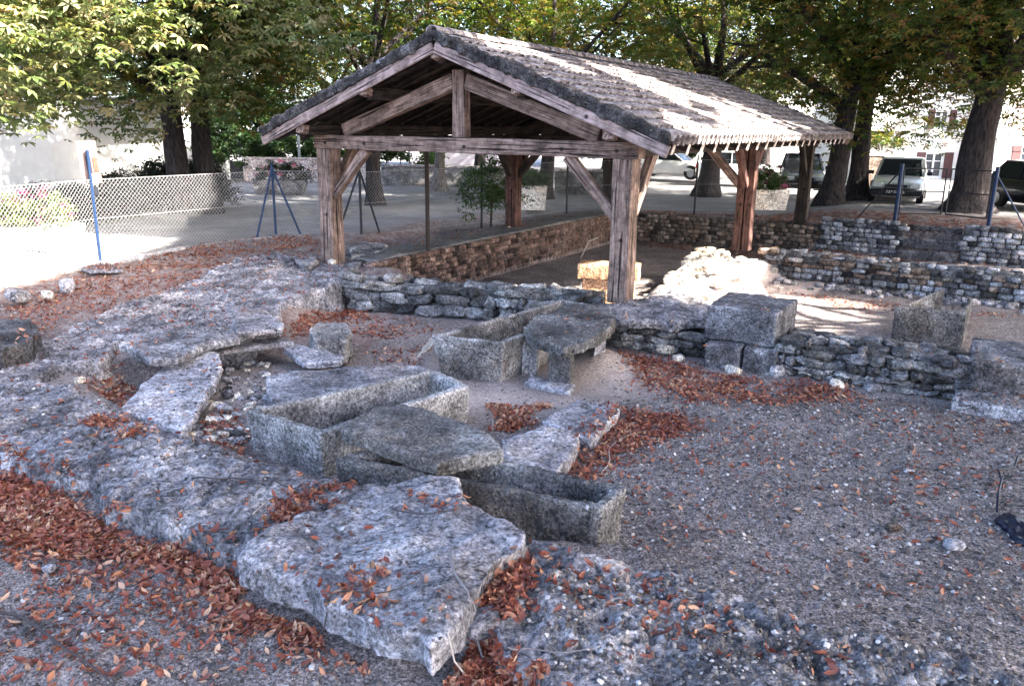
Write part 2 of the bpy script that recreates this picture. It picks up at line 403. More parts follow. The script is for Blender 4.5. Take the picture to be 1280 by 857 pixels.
def beyond_fence(X, Y):          # left of the fence line
    x = np.interp(Y, [5, 12, 15.74, 19.5, 23.5, 27], [-12.5, -9.6, -8.2, -5.8, -3.0, 2.0])
    return sst(0, .25, x-X)
plz = np.maximum(plz, beyond_fence(X, Y)*(Y > 4))
lf = np.clip(sst(13.0, 13.3, v)*sst(16.5, 15.2, v)*sst(-2, 0, u), 0, 1)*.9
lf = np.maximum(lf, .55*(1-plz)*sst(10, 12, Y)*(X < -2)*(v < 13))
col = np.stack([np.clip(sand+.0*fbl, 0, 1), plz, lf, np.ones_like(X)], -1).reshape(-1, 4).astype(np.float32)
ca = me.color_attributes.new('mask', 'FLOAT_COLOR', 'POINT'); ca.data.foreach_set('color', col.ravel())
tag(obj('ground', me), kind='structure')

# ------------------------------------------------------------------ rocks: closed solids, remeshed finely and roughened
tmp_scene = bpy.data.scenes.new('tmp')
RECV = []          # surfaces fallen leaves can lie on
def voxel(mb, vox):
    me = bpy.data.meshes.new('t'); me.from_pydata([tuple(v) for v in mb.v], [], mb.f)
    o = bpy.data.objects.new('t', me); tmp_scene.collection.objects.link(o)
    m = o.modifiers.new('r', 'REMESH'); m.mode = 'VOXEL'; m.voxel_size = vox; m.adaptivity = 0
    vl = tmp_scene.view_layers[0]; vl.update(); dg = vl.depsgraph
    me2 = bpy.data.meshes.new_from_object(o.evaluated_get(dg))
    bpy.data.objects.remove(o); bpy.data.meshes.remove(me)
    return me2
def rock(name, mb, mat, parent=None, vox=.025, amp=.02, scale=4, seed=None, fine=.35, recv=True, smooth=True):
    me = voxel(mb, vox); n = len(me.vertices)
    co = np.empty(n*3, np.float32); me.vertices.foreach_get('co', co); co = co.reshape(-1, 3)
    no = np.empty(n*3, np.float32); me.vertices.foreach_get('normal', no); no = no.reshape(-1, 3)
    seed = seed or random.randint(1, 9999)
    d = fbm(co*scale, 3, seed)*amp + fbm(co*scale*5, 3, seed+50)*max(amp*fine, .007)
    off = np.stack([fbm(co*scale*.6, 2, seed+k) for k in (1, 2, 3)], 1)*amp*.6
    co = co + no*d[:, None] + off
    me.vertices.foreach_set('co', co.ravel()); me.update()
    me.materials.clear(); me.materials.append(mat)
    if smooth: me.polygons.foreach_set('use_smooth', np.ones(len(me.polygons), bool))
    me.name = name
    o = obj(name, me, parent)
    if recv: RECV.append(o)
    return o
def slab(name, pts, z, thick, mat, label, cat='stone slab', tilt=None, vox=.022, amp=.016, group=None, scale=4, under=.06):
    P = ppx(pts, z)
    cx = sum(p[0] for p in P)/len(P); cy = sum(p[1] for p in P)/len(P)
    ta, tb = tilt or (0, 0)
    P = [at2(p[0], p[1], p[2]) if len(p) > 2 else P[i] for i, p in enumerate(pts)]
    top = lambda x, y: z+ta*(x-cx)+tb*(y-cy)
    mb = MB().prism(P, lambda x, y: top(x, y)-thick, top)
    o = rock(name, mb, mat, None, vox, amp, scale)
    return tag(o, label, cat, group)

# the curved footing, a heightfield with rough steep sides
def footing():
    xs_ = [p[0] for p in FOOT]; ys_ = [p[1] for p in FOOT]
    x0, x1, y0, y1 = min(xs_)-.2, min(max(xs_), 4.5)+.2, max(min(ys_), 2.6)-.1, max(ys_)+.2
    gx = np.arange(x0, x1, .035)
    gy = np.concatenate([np.arange(y0, 9, .035), np.arange(9, y1, .06)])
    X, Y = np.meshgrid(gx, gy)
    sd = poly_sd(X, Y, FOOT) + .09*fbm2(X, Y, 2.2, 4, 61) + .03*fbm2(X, Y, 9, 3, 62)
    top = .34 - .13*sst(.0, 2.4, X)*sst(6.2, 5.4, Y) + .16*sst(10.5, 14, Y)
    top = top + .05*fbm2(X, Y, .9, 4, 63) + .035*np.abs(fbm2(X, Y, 3.2, 4, 64)) + .02*fbm2(X, Y, 11, 4, 65) + .010*fbm2(X, Y, 33, 2, 68)
    cr = fbm2(X, Y, 1.5, 4, 70); top = top - .07*np.exp(-(cr/.035)**2)*sst(-.3, .3, fbm2(X, Y, .7, 2, 71)) - .03*np.exp(-(fbm2(X, Y, 4.5, 3, 72)/.05)**2)
    # flaggy layers: quantise part of the relief
    q = .035; top = top*.5 + .5*(np.round((top+.02*fbm2(X, Y, 4, 3, 66))/q)*q)
    k = sst(0, .05, sd)
    Z = -.12 + (top+.12)*k
    keep = sd > -.05
    n_ = X.size; idx = np.arange(n_).reshape(X.shape)
    F = np.stack([idx[:-1, :-1], idx[:-1, 1:], idx[1:, 1:], idx[1:, :-1]], -1).reshape(-1, 4)
    kq = keep[:-1, :-1] | keep[:-1, 1:] | keep[1:, 1:] | keep[1:, :-1]
    F = F[kq.ravel()]
    used = np.unique(F); rm = np.full(n_, -1); rm[used] = np.arange(len(used))
    V = np.stack([X, Y, Z], -1).reshape(-1, 3)[used]
    o = obj('curved_wall_footing', mesh_np('footing', V, rm[F], M['footing'], True)); RECV.append(o)
    tag(o, 'broad worn grey masonry footing curving round the sunken sarcophagi', 'ruined wall')
footing()

def trough(name, rim, z1, z0, wall, depth, mat, label, taper=.03, vox=.02, amp=.009, floor=None, parent=None, group=None):
    """open stone coffin: rim = four outer corners in order"""
    P = [Vector((p[0], p[1], 0)) for p in rim]
    a = sum(P[i].x*P[(i+1) % 4].y-P[(i+1) % 4].x*P[i].y for i in range(4))
    if a < 0: P = P[::-1]
    c = sum(P, Vector())/4
    def inset(Q, d):
        out = []; n = len(Q)
        for i in range(n):
            e0 = (Q[i]-Q[i-1]).normalized(); e1 = (Q[(i+1) % n]-Q[i]).normalized()
            n0 = Vector((-e0.y, e0.x, 0)); n1 = Vector((-e1.y, e1.x, 0)); b = (n0+n1); b = b/(1+n0.dot(n1)); out.append(Q[i]+b*d)
        return out
    Bo = inset(P, taper); I = inset(P, wall); Ib = inset(P, wall+.02)
    V = [(*p.xy, z0) for p in Bo]+[(*p.xy, z1) for p in P]+[(*p.xy, z1) for p in I]+[(*p.xy, z1-depth) for p in Ib]
    F = [(3, 2, 1, 0)]
    for i in range(4):
        j = (i+1) % 4; F += [(i, j, 4+j, 4+i), (4+i, 4+j, 8+j, 8+i), (8+i, 8+j, 12+j, 12+i)]
    F.append((12, 13, 14, 15))
    o = rock(name, MB().add(V, F), mat, parent, vox, amp, 5)
    if label: tag(o, label, 'sarcophagus', group)
    return o
GR = 'open stone sarcophagi'
trough('sarcophagus', ppx([(306, 512), (400, 541), (588, 482), (541, 461)], .46), .46, -.04, .085, .36, M['sarc'],
       'long open grey sarcophagus beside the flat slab, left of the lid slab', group=GR)
trough('sarcophagus', ppx([(415, 572), (752, 636), (784, 609), (520, 548)], .44), .44, -.05, .08, .34, M['sarc'],
       'dark stone sarcophagus nearest the viewer, partly covered by a thick slab', group=GR)
trough('sarcophagus', ppx([(538, 420), (630, 428), (752, 382), (702, 374)], .55), .55, .0, .08, .42, M['sarc'],
       'deep rounded stone sarcophagus standing farthest back below the rubble wall', group=GR, taper=.07)

slab('lid_slab', [(425, 538), (470, 511), (506, 506), (566, 521), (614, 539), (630, 556), (546, 575)], .59, .13, M['sarc'],
     'thick dark stone lid lying askew across the near sarcophagus', 'stone lid', tilt=(-.04, .02), amp=.009)
slab('flat_slab', [(626, 549), (680, 531), (727, 541), (722, 556), (697, 592), (660, 592), (632, 576)], .14, .16, M['slab'],
     'flat trapezoid slab on the soil, touching the near sarcophagus and the lid', group='pair of flat trapezoid slabs')
slab('flat_slab', [(677, 525), (722, 500), (776, 505), (773, 516), (738, 549), (731, 546)], .12, .16, M['slab'],
     'smaller flat slab behind its twin, edged with brown leaves', group='pair of flat trapezoid slabs')
slab('flat_slab', [(333, 468), (380, 462), (470, 457), (520, 455), (540, 462), (470, 482), (400, 498), (345, 508), (334, 490)], .3, .3, M['slab'],
     'wide level slab lying tight along the far side of the left sarcophagus')
slab('broken_slab', [(300, 690), (330, 662), (400, 634), (470, 608), (540, 599), (574, 604), (584, 631), (625, 645), (662, 664), (656, 682), (618, 703), (600, 732), (575, 770), (556, 792), (538, 806), (528, 790), (470, 778), (410, 745), (392, 722), (340, 712)],
     .5, .2, M['slab'], 'largest slab, pale grey with a hollow holding leaves, overhanging the leaf drift in the foreground', tilt=(.03, .02), vox=.022, amp=.035, scale=2.6)
slab('broken_slab', [(146, 508), (176, 480), (212, 453), (240, 441), (272, 447), (278, 462), (264, 486), (250, 504), (240, 522), (226, 532), (204, 524), (176, 514)], .32, .12, M['slab'],
     'large tilted broken slab lying in the hollow of the curved footing', tilt=(.03, .05), amp=.018)
slab('broken_slab', [(118, 528, .2), (150, 515, .25), (185, 522, .25), (225, 530, .25), (236, 545, .2), (215, 553, .15), (160, 545, .15)], .2, .12, M['footing'],
     'narrow dark-edged broken slab below the tilted slab', amp=.03)
slab('thin_slab', [(150, 428), (190, 413), (240, 405), (290, 412), (300, 421), (255, 430), (222, 447), (186, 449)], .5, .1, M['footing'],
     'thin slab with a black undercut edge on the far arm of the footing', amp=.02)
slab('thin_slab', [(290, 398), (300, 390), (330, 386), (355, 404), (352, 410), (294, 416)], .5, .08, M['slab'],
     'small pale slab bridging a dark gap beside the footing', amp=.014)
slab('thin_slab', [(240, 432), (300, 424), (360, 421), (368, 427), (300, 436), (250, 443)], .3, .06, M['slab'], 'long narrow slab lying in front of the small pale slab', amp=.014)
slab('thin_slab', [(353, 432), (360, 427), (400, 437), (432, 444), (428, 450), (380, 452)], .25, .09, M['slab'], 'small tilted flagstone in front of the upright block fragment', tilt=(.05, .05), amp=.012)
slab('block_fragment', [(386, 411), (400, 402), (432, 402), (440, 412), (432, 424), (392, 424)], .4, .34, M['sarc'], 'upright squared stone fragment on the soil between footing and sarcophagi', 'stone block', amp=.02)
slab('rough_block', [(-40, 415), (0, 398), (38, 398), (46, 410), (36, 424), (0, 436), (-40, 436)], .62, .42, M['ashlar'], 'rough grey block cut by the left edge of view', 'stone block', amp=.03)

# little stone cist beside the back sarcophagus
slab('cover_slab', [(653, 408), (668, 394), (720, 380), (762, 382), (768, 396), (762, 410), (730, 428), (704, 433), (668, 423)], .66, .13, M['sarc'],
     'heavy pitted cover slab on short uprights beside the back sarcophagus', amp=.024)
def box_at(name, pts, z, thick, mat, label, cat='stone block', amp=.012, **k):
    return slab(name, pts, z, thick, mat, label, cat, amp=amp, **k)
box_at('upright_stone', [(652, 423), (672, 424), (676, 412), (657, 410)], .5, .5, M['sarc'], 'left upright stone under the pitted cover slab')
box_at('upright_stone', [(686, 437), (713, 441), (719, 432), (692, 428)], .46, .46, M['sarc'], 'dark upright stone right of the black opening under the cover slab')
box_at('upright_stone', [(744, 418), (757, 416), (757, 408), (744, 409)], .46, .4, M['slab'], 'slim upright stone under the far right of the cover slab')
box_at('sill_stone', [(655, 477), (712, 489), (719, 481), (664, 470)], .06, .1, M['slab'], 'thin sill stone at the foot of the cist opening')

# ashlar blocks and right-hand front wall
t = thing('ashlar_pier', 'tall dark pier of two stacked ashlar courses in the front wall', 'stone block', (*at2(930, 450, 0), 0))
def child_rock(name, pts, z, thick, mat, parent, amp=.02, vox=.025):
    mb = MB().prism(ppx(pts, z), z-thick, z)
    o = rock(name, mb, mat, None, vox, amp, 4); o.parent = parent; o.matrix_parent_inverse = Matrix.Translation(-Vector(parent.location)); return o
child_rock('upper_block', [(884, 381), (972, 392), (998, 374), (912, 364)], .8, .46, M['ashlar'], t, .012, .022)
lo_pts = [(882, 429), (970, 440), (995, 420), (905, 411)]
child_rock('lower_block', [(882, 429), (926, 434), (950, 415), (905, 410)], .33, .4, M['ashlar'], t, .015)
child_rock('lower_block', [(929, 434), (970, 440), (995, 421), (953, 415)], .33, .4, M['ashlar'], t, .015)
slab('great_block', [(1214, 452), (1300, 460), (1330, 432), (1215, 420)], .5, .5, M['ashlar'], 'big flat topped ashlar block at the right edge of view', 'stone block', amp=.014)
slab('step_block', [(1190, 498), (1300, 516), (1320, 498), (1200, 486)], .15, .22, M['slab'], 'low step stone at the foot of the big right-hand block', 'stone block', amp=.012)

# broken coffin end standing behind the right wall
def coffin_end():
    z = (.52, .52, .34, .76)
    P = [Vector(at(1117, 384, .52)), Vector(at(1208, 390, .52)), Vector(at(1216, 372, .34)), Vector(at(1178, 361, .76))]
    c = sum(P, Vector())/4; I = []
    for p in P: d = Vector((c.x-p.x, c.y-p.y, 0)).normalized(); I.append(p+d*.15)
    V = [(p.x, p.y, -.1) for p in P]+[tuple(p) for p in P]+[tuple(p) for p in I]+[(p.x, p.y, .02) for p in I]
    F_ = [(3, 2, 1, 0)]
    for i in range(4):
        j = (i+1) % 4; F_ += [(i, j, 4+j, 4+i), (4+i, 4+j, 8+j, 8+i), (8+i, 8+j, 12+j, 12+i)]
    F_.append((12, 13, 14, 15))
    o = rock('broken_coffin', MB().add(V, F_), M['sarc'], None, .025, .01, 5)
    tag(o, 'broken hollow coffin end with a raised rear corner behind the right front wall', 'sarcophagus')
coffin_end()

# ------------------------------------------------------------------ walls of separate stones
def stone_templates(n, res=2, rough=.16):
    out = []
    for k in range(n):
        bm = bmesh.new(); bmesh.ops.create_cube(bm, size=2)
        bmesh.ops.subdivide_edges(bm, edges=bm.edges[:], cuts=res-1, use_grid_fill=True)
        V = np.array([v.co[:] for v in bm.verts])
        r = np.linalg.norm(V, axis=1, keepdims=True)
        V2 = V/np.maximum(1e-6, (np.abs(V)**4).sum(1, keepdims=True)**.25)
        V2 = V*.35+V2*.65
        V2 += np.stack([fbm(V*1.1+k*9.1, 2, 100+k*3+j) for j in range(3)], 1)*rough
        for v, c in zip(bm.verts, V2): v.co = c*.5
        me = bpy.data.meshes.new('stone'); bm.to_mesh(me); bm.free()
        me.polygons.foreach_set('use_smooth', np.ones(len(me.polygons), bool)); out.append(me)
    return out
ROUGH = stone_templates(10, 3, .2); COARSE = stone_templates(8, 2, .1); LUMPY = stone_templates(12, 4, .42)
def with_mat(tpl, mat):
    out = []
    for m in tpl:
        c = m.copy(); c.materials.append(mat); out.append(c)
    return out
def laid_wall(name, label, p0, p1, z0, z1, depth, stone_len, course, mat, tpl, core_mat, jit=.25, top_rows=True, parent=None, cap=300, ragged=.15, proud=.03, cat='stone wall', core_top=None, mats=None):
    """stones laid in courses on the side of the wall to the right of p0->p1 seen from the viewer; p0,p1 = foot of the face"""
    p0 = Vector((*p0[:2], 0)); p1 = Vector((*p1[:2], 0)); d = (p1-p0); L = d.length; d.normalize()
    n = Vector((d.y, -d.x, 0))             # outward, towards the viewer when p0 is left of p1
    t = parent or thing(name, label, cat, (p0.x, p0.y, z0))
    base = Vector(t.location)
    z1f = z1 if callable(z1) else (lambda s: z1)
    # core
    mb = MB(); k = max(2, int(L/.5)); V = []; ct = core_top or -.05
    for i in range(k+1):
        s_ = L*i/k; q = p0+d*s_
        V += [q-n*.055-Vector((0, 0, -z0+.1)), q-n*.055+Vector((0, 0, z1f(s_/L)+ct)), q-n*depth+Vector((0, 0, z1f(s_/L)+ct)), q-n*depth-Vector((0, 0, -z0+.1))]
    F_ = [(0, 1, 2, 3), tuple(4*k+j for j in (3, 2, 1, 0))]
    for i in range(k):
        for j in range(4):
            j2 = (j+1) % 4; F_.append((4*i+j, 4*i+4+j, 4*i+4+j2, 4*i+j2))
    o = rock('core', MB().add(V, F_), core_mat, None, .05, .03, 3); o.parent = t; o.matrix_parent_inverse = Matrix.Translation(-base)
    pieces = []
    zz = z0; c = 0
    while True:
        h = course*random.uniform(1-jit*.5, 1+jit*.5)
        s_ = -random.uniform(0, stone_len); any_ = False
        while s_ < L:
            l = stone_len*random.uniform(1-jit*1.6, 1+jit*1.8); mid = s_+l/2
            if 0 <= mid <= L and zz+h*.6 < z1f(mid/L)+ragged*random.uniform(-.5, .5)*course*2:
                any_ = True
                q = p0+d*mid-n*(.1-random.uniform(0, proud))
                pieces.append((q.x, q.y, zz+h/2, l*.97, .2, h*.96))
            elif 0 <= mid <= L and zz < z1f(mid/L): any_ = True
            s_ += l
        zz += h; c += 1
        if not any_ or c > 30: break
    if top_rows:
        r = .26
        while r < depth-.02:
            s_ = 0
            while s_ < L:
                l = stone_len*random.uniform(.7, 1.6); mid = s_+l/2
                if random.random() < .85 and mid < L:
                    q = p0+d*mid-n*r
                    pieces.append((q.x, q.y, z1f(mid/L)-course*.35+random.uniform(-.02, .02), l*.95, random.uniform(.16, .26), course*.9))
                s_ += l
            r += .22
    place_pieces(pieces, t, tpl, mats or [mat], d, cap, jit)
    return t
def place_pieces(pieces, t, tpl, mats, d, cap=300, jit=.25, name='stone'):
    base = Vector(t.location); pieces.sort(key=lambda p: (p[0]**2+p[1]**2)-.8*0)
    ang = math.atan2(d.y, d.x)
    sets = [with_mat(tpl, m) for m in mats]
    rest = []
    for i, (x, y, z, l, dp, h) in enumerate(pieces):
        st = random.choice(random.choice(sets)); flip = random.choice((-1, 1))
        rot = (random.gauss(0, .06*jit*4), random.gauss(0, .04*jit*4), ang+(math.pi if flip < 0 else 0)+random.gauss(0, .05*jit*4))
        if i < cap:
            o = bpy.data.objects.new(name, st); C.objects.link(o); o.parent = t
            o.location = (x-base.x, y-base.y, z-base.z); o.scale = (l, dp, h); o.rotation_euler = rot
        else: rest.append((st, Matrix.Translation((x, y, z)) @ Matrix.Rotation(rot[2], 4, 'Z') @ Matrix.Diagonal((l, dp, h, 1))))
    if rest:
        V = []; F_ = []; n0 = 0
        cache = {}
        for st, Mx in rest:
            if st.name not in cache: cache[st.name] = ([v.co.copy() for v in st.vertices], [tuple(p.vertices) for p in st.polygons])
            vv, ff = cache[st.name]
            V += [Mx @ v for v in vv]; F_ += [tuple(a_+n0 for a_ in f_) for f_ in ff]; n0 += len(vv)
        me = mesh_np('remaining_stones', V, F_, mats[0], True); o = obj('remaining_stones', me, t); o.matrix_parent_inverse = Matrix.Translation(-base); o['kind'] = 'stuff'

def SS(u_, v_): return S(u_, v_)[:2]
# W1 rubble wall under the front beam
laid_wall('rubble_wall', 'low dark rubble wall of rounded stones under the front beam, left of the right post', at2(436, 388, 0), at2(752, 400, .12), 0, .52, .72, .33, .19,
          M['rubble'], LUMPY, M['mortar'], .6, True, ragged=.6, proud=.12)
# under right post
laid_wall('rubble_wall', 'short weathered rubble wall carrying the right front post, left of the ashlar pier', at2(752, 432, 0), at2(884, 448, 0), 0, .34, .8, .24, .11,
          M['rubble'], LUMPY, M['mortar'], .5, False, ragged=.3, proud=.07)
slab('cap_rock', [(752, 384), (790, 371), (850, 366), (890, 376), (882, 398), (840, 403), (775, 398), (758, 392)], .48, .13, M['footing'], 'big flat cap rock under the foot of the right front post', amp=.04)
laid_wall('rubble_wall', 'low flaking rubble wall between the ashlar pier and the big right block', at2(973, 468, 0), at2(1213, 503, 0), 0, .46, .85, .22, .1,
          M['rubble'], LUMPY, M['mortar'], .5, True, ragged=.5, proud=.07, mats=[M['rubble'], M['rubble'], M['ashlar']])
# W2 mid wall to the right
laid_wall('rubble_wall', 'long low rubble wall running right from the middle post, in mid distance', SS(.55, 6.35), SS(8.5, 6.05), -.12, .5, .75, .2, .11,
          M['rubble'], COARSE, M['mortar'], .4, True, ragged=.5, proud=.05, mats=[M['rubble'], M['rubble_brown'], M['rubble_blue']])
# W3 back wall
laid_wall('back_wall', 'neat brown coursed retaining wall behind the shelter', SS(-5.2, 12.55), SS(.55, 12.55), -.4, .5, .4, .23, .125, M['rubble_brown'], COARSE, M['mortar'], .15, False, ragged=.1, proud=.02)
laid_wall('back_wall', 'bluish grey coursed retaining wall left of the three stone steps', SS(.6, 12.55), SS(2.75, 12.55), -.3, .7, .4, .24, .13, M['rubble_blue'], COARSE, M['mortar'], .2, True, ragged=.3, proud=.03)
laid_wall('back_wall', 'bluish grey coursed retaining wall right of the three stone steps', SS(4.15, 12.5), SS(8.5, 12.5), -.3, .72, .4, .26, .13, M['rubble_blue'], COARSE, M['mortar'], .2, True, ragged=.3, proud=.03)
st_ = thing('stone_steps', 'three worn stone steps set into the far retaining wall', 'steps', S(3.45, 12.6, -.3))
for k in range(3):
    mb = MB(); c0 = S(2.78-.06*(2-k), 12.55+.28*k-.28); c1 = S(4.12, 12.55+.28*k-.28)
    zt = .02+.31*k
    mb.bar((c0[0]+A[0]*.2, c0[1]+A[1]*.2, zt-.14), (c1[0]+A[0]*.2, c1[1]+A[1]*.2, zt-.14), .4, .29)
    o = rock('step', mb, M['ashlar'], None, .035, .015, 3); o.parent = st_; o.matrix_parent_inverse = Matrix.Translation(-Vector(st_.location))
# left wall of the pit, faced with small bricks; broad top
laid_wall('pit_wall', 'long brick faced wall on the left side of the pit under the shelter', SS(-5.3, .2), SS(-5.3, 12.5), -.42, .5, 1.0, .2, .115, M['brick'], COARSE, M['mortar'], .12, False, ragged=.05, proud=.02,
          core_top=-.01)
slab('wall_top', [], 0, 0, None, '') if False else None
mb = MB().prism([SS(-6.45, .5), SS(-5.42, .5), SS(-5.42, 12.4), SS(-6.45, 12.4)], .3, .53)
o = rock('wall_cap', mb, M['kerb'], None, .05, .02, 2)
tag(o, 'flat earth coloured capping along the left pit wall', 'wall coping')
# side wall end (jamb) by the middle post
laid_wall('rubble_wall', 'ruined stub of side wall below the middle right post, lit by the sun', SS(-.15, 4.4), SS(-.15, 6.6), -.35, lambda s: .05+.42*s, .75, .24, .13, M['pale'], COARSE, M['pale'], .35, True, ragged=.6)
# golden block in the pit
t = thing('golden_block', 'golden limestone block standing in the pit behind the rubble wall', 'stone block', at(757, 350, -.1))
cb = at2(757, 338, .3)
def ab(nm, w_, d_, z0, z1, mat):
    Mx = Matrix.Rotation(-.18, 3, 'Z'); mb = MB().box((cb[0]+.1, cb[1]+.2, (z0+z1)/2), (w_, d_, z1-z0), Mx)
    o = rock(nm, mb, mat, None, .03, .008, 3); o.parent = t; o.matrix_parent_inverse = Matrix.Translation(-Vector(t.location))
ab('upper_block', 1.25, .55, .12, .42, M['gold']); ab('lower_block', 1.05, .45, -.4, .1, M['gold'])

# ------------------------------------------------------------------ shelter
sh = thing('timber_shelter', 'open timber shelter with a tiled gable roof over the ruins', 'shelter', S(-SW/2, 0, .5))
SHB = Vector(sh.location)
ax = math.atan2(B[1], B[0])            # rotation of the u axis
A3 = Vector((A[0], A[1], 0)); B3 = Vector((B[0], B[1], 0)); U3 = Vector((0, 0, 1))
def beam(name, p0, p1, w_, h_, mat, up=(0, 0, 1), label=None, bevel=.012, rough=.006):
    """a beam as its own mesh with its grain along local x"""
    p0 = Vector(p0); p1 = Vector(p1); d = p1-p0; L = d.length; d.normalize(); u_ = Vector(up)
    a_ = u_.cross(d).normalized(); b_ = d.cross(a_).normalized()
    ns = max(2, int(L/.35)); V = []; sd = random.random()*50
    for i in range(ns+1):
        for (sy, sz) in ((-1, -1), (1, -1), (1, 1), (-1, 1)):
            V.append((L*i/ns-L/2, sy*w_/2+rough*math.sin(sd+i*1.3+sy), sz*h_/2+rough*math.cos(sd*1.7+i*1.1+sz)))
    F_ = [(0, 3, 2, 1), tuple(4*ns+j for j in range(4))]
    for i in range(ns):
        for j in range(4):
            j2 = (j+1) % 4; F_.append((4*i+j, 4*i+j2, 4*i+4+j2, 4*i+4+j))
    me = bpy.data.meshes.new(name); me.from_pydata(V, [], F_); me.materials.append(mat)
    if bevel:
        bm = bmesh.new(); bm.from_mesh(me)
        es = [e for e in bm.edges if len(e.link_faces) == 2 and e.calc_face_angle(0) > .5]
        bmesh.ops.bevel(bm, geom=es, offset=bevel, segments=1, affect='EDGES'); bm.to_mesh(me); bm.free()
    o = bpy.data.objects.new(name, me); C.objects.link(o)
    Mx = Matrix((d, a_, b_)).transposed().to_4x4(); Mx.translation = (p0+p1)/2
    o.parent = sh; o.matrix_parent_inverse = Matrix.Translation(-SHB); o.matrix_basis = Mx
    if label: o['label'] = label
    return o
PH = .5+2.14; TB = .25; PW = .32
HR = 4.525; HE = 3.02; OE = .93; OG = .75; MID = -SW/2
slope = (HR-HE)/(SW/2+OE)
def roof_z(u_): return HR-abs(u_-MID)*slope      # top of the tiles
LT = L1+L2
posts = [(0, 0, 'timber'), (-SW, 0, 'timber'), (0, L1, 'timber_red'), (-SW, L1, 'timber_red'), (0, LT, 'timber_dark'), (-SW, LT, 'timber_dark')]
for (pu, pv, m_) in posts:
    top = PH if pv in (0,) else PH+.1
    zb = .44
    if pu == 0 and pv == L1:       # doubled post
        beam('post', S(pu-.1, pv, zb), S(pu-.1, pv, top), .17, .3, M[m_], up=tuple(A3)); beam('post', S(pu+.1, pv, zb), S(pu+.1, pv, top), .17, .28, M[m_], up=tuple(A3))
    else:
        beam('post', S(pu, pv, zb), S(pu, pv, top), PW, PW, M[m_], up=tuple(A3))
# front truss
beam('tie_beam', S(-SW-.24, 0, PH+TB/2), S(.24, 0, PH+TB/2), .26, TB, M['timber'])
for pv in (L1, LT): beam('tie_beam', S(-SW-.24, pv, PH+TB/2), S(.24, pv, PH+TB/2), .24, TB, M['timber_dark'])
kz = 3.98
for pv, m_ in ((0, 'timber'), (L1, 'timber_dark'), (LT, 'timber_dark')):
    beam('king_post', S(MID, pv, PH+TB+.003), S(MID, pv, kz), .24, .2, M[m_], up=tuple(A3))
    for s_ in (-1, 1):
        e = S(MID+s_*(SW/2-.45), pv, PH+TB+.08); tp = S(MID+s_*.13, pv, kz-.18)
        beam('principal_rafter', e, tp, .17, .25, M[m_])
# plates and purlins
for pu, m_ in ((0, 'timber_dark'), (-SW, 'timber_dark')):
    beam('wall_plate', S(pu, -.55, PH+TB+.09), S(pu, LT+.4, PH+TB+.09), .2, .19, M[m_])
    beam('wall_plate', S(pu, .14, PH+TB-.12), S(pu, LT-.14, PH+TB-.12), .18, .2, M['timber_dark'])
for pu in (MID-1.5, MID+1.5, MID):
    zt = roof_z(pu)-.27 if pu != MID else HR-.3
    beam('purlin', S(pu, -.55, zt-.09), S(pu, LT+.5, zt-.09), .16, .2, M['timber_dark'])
    # shaped pale end
    beam('purlin_end', S(pu, -.74, zt-.05), S(pu, -.553, zt-.08), .15, .14, M['timber'])
for pu in (0, -SW):
    beam('plate_end', S(pu, -.72, PH+TB+.11), S(pu, -.553, PH+TB+.09), .18, .15, M['timber'])
# braces
def brace(a_, b_, m_='timber', w_=.14, h_=.17): return beam('brace', a_, b_, w_, h_, M[m_])
brace(S(-SW+.12, 0, PH-.85), S(-SW+.95, 0, PH+.01)); brace(S(-.12, 0, PH-.9), S(-1.0, 0, PH+.01))
brace(S(-SW, .13, PH-.75), S(-SW, .8, PH+.14)); brace(S(0, .12, PH-1.05), S(0, 1.1, PH+.13), 'timber')
for pu in (0, -SW):
    m_ = 'timber_red' if pu == 0 else 'timber_dark'
    brace(S(pu, L1-.15, PH-.75), S(pu, L1-.95, PH+.13), m_); brace(S(pu, L1+.15, PH-.75), S(pu, L1+1.0, PH+.13), m_)
    brace(S(pu, LT-.13, PH-.7), S(pu, LT-.95, PH+.13), 'timber_dark')
    k = 1 if pu < 0 else -1
    brace(S(pu+k*.12, L1, PH-.8), S(pu+k*.9, L1, PH+.01), m_ if pu else 'timber')
# pegs on the tie beam
for pu in (-SW+.05, -SW+1.0, MID+.15, -1.05, -.12):
    mb = MB(); c0 = Vector(S(pu, -.15, PH+TB*.45)); mb.tube([c0, c0+A3*.05], .028, 8)
    o = mb.build('peg', M['timber_dark'], sh); o.matrix_parent_inverse = Matrix.Translation(-SHB)
# rafters along both eaves
for s_ in (1, -1):
    k = 0; v_ = -.45
    while v_ < LT+.7:
        ue = MID+s_*(SW/2+OE-.06); ur = MID+s_*.05
        beam('rafter', S(ue, v_, roof_z(ue)-.235), S(ur, v_, roof_z(ur)-.235), .08, .1, M['timber_dark'], bevel=0)
        if s_ == 1:
            c1 = S(ue+.004, v_, roof_z(ue)-.24); c2 = S(ue+.02, v_, roof_z(ue)-.245)
            beam('rafter_end', c1, c2, .085, .15, M['timber_end'], bevel=0)
        v_ += .64
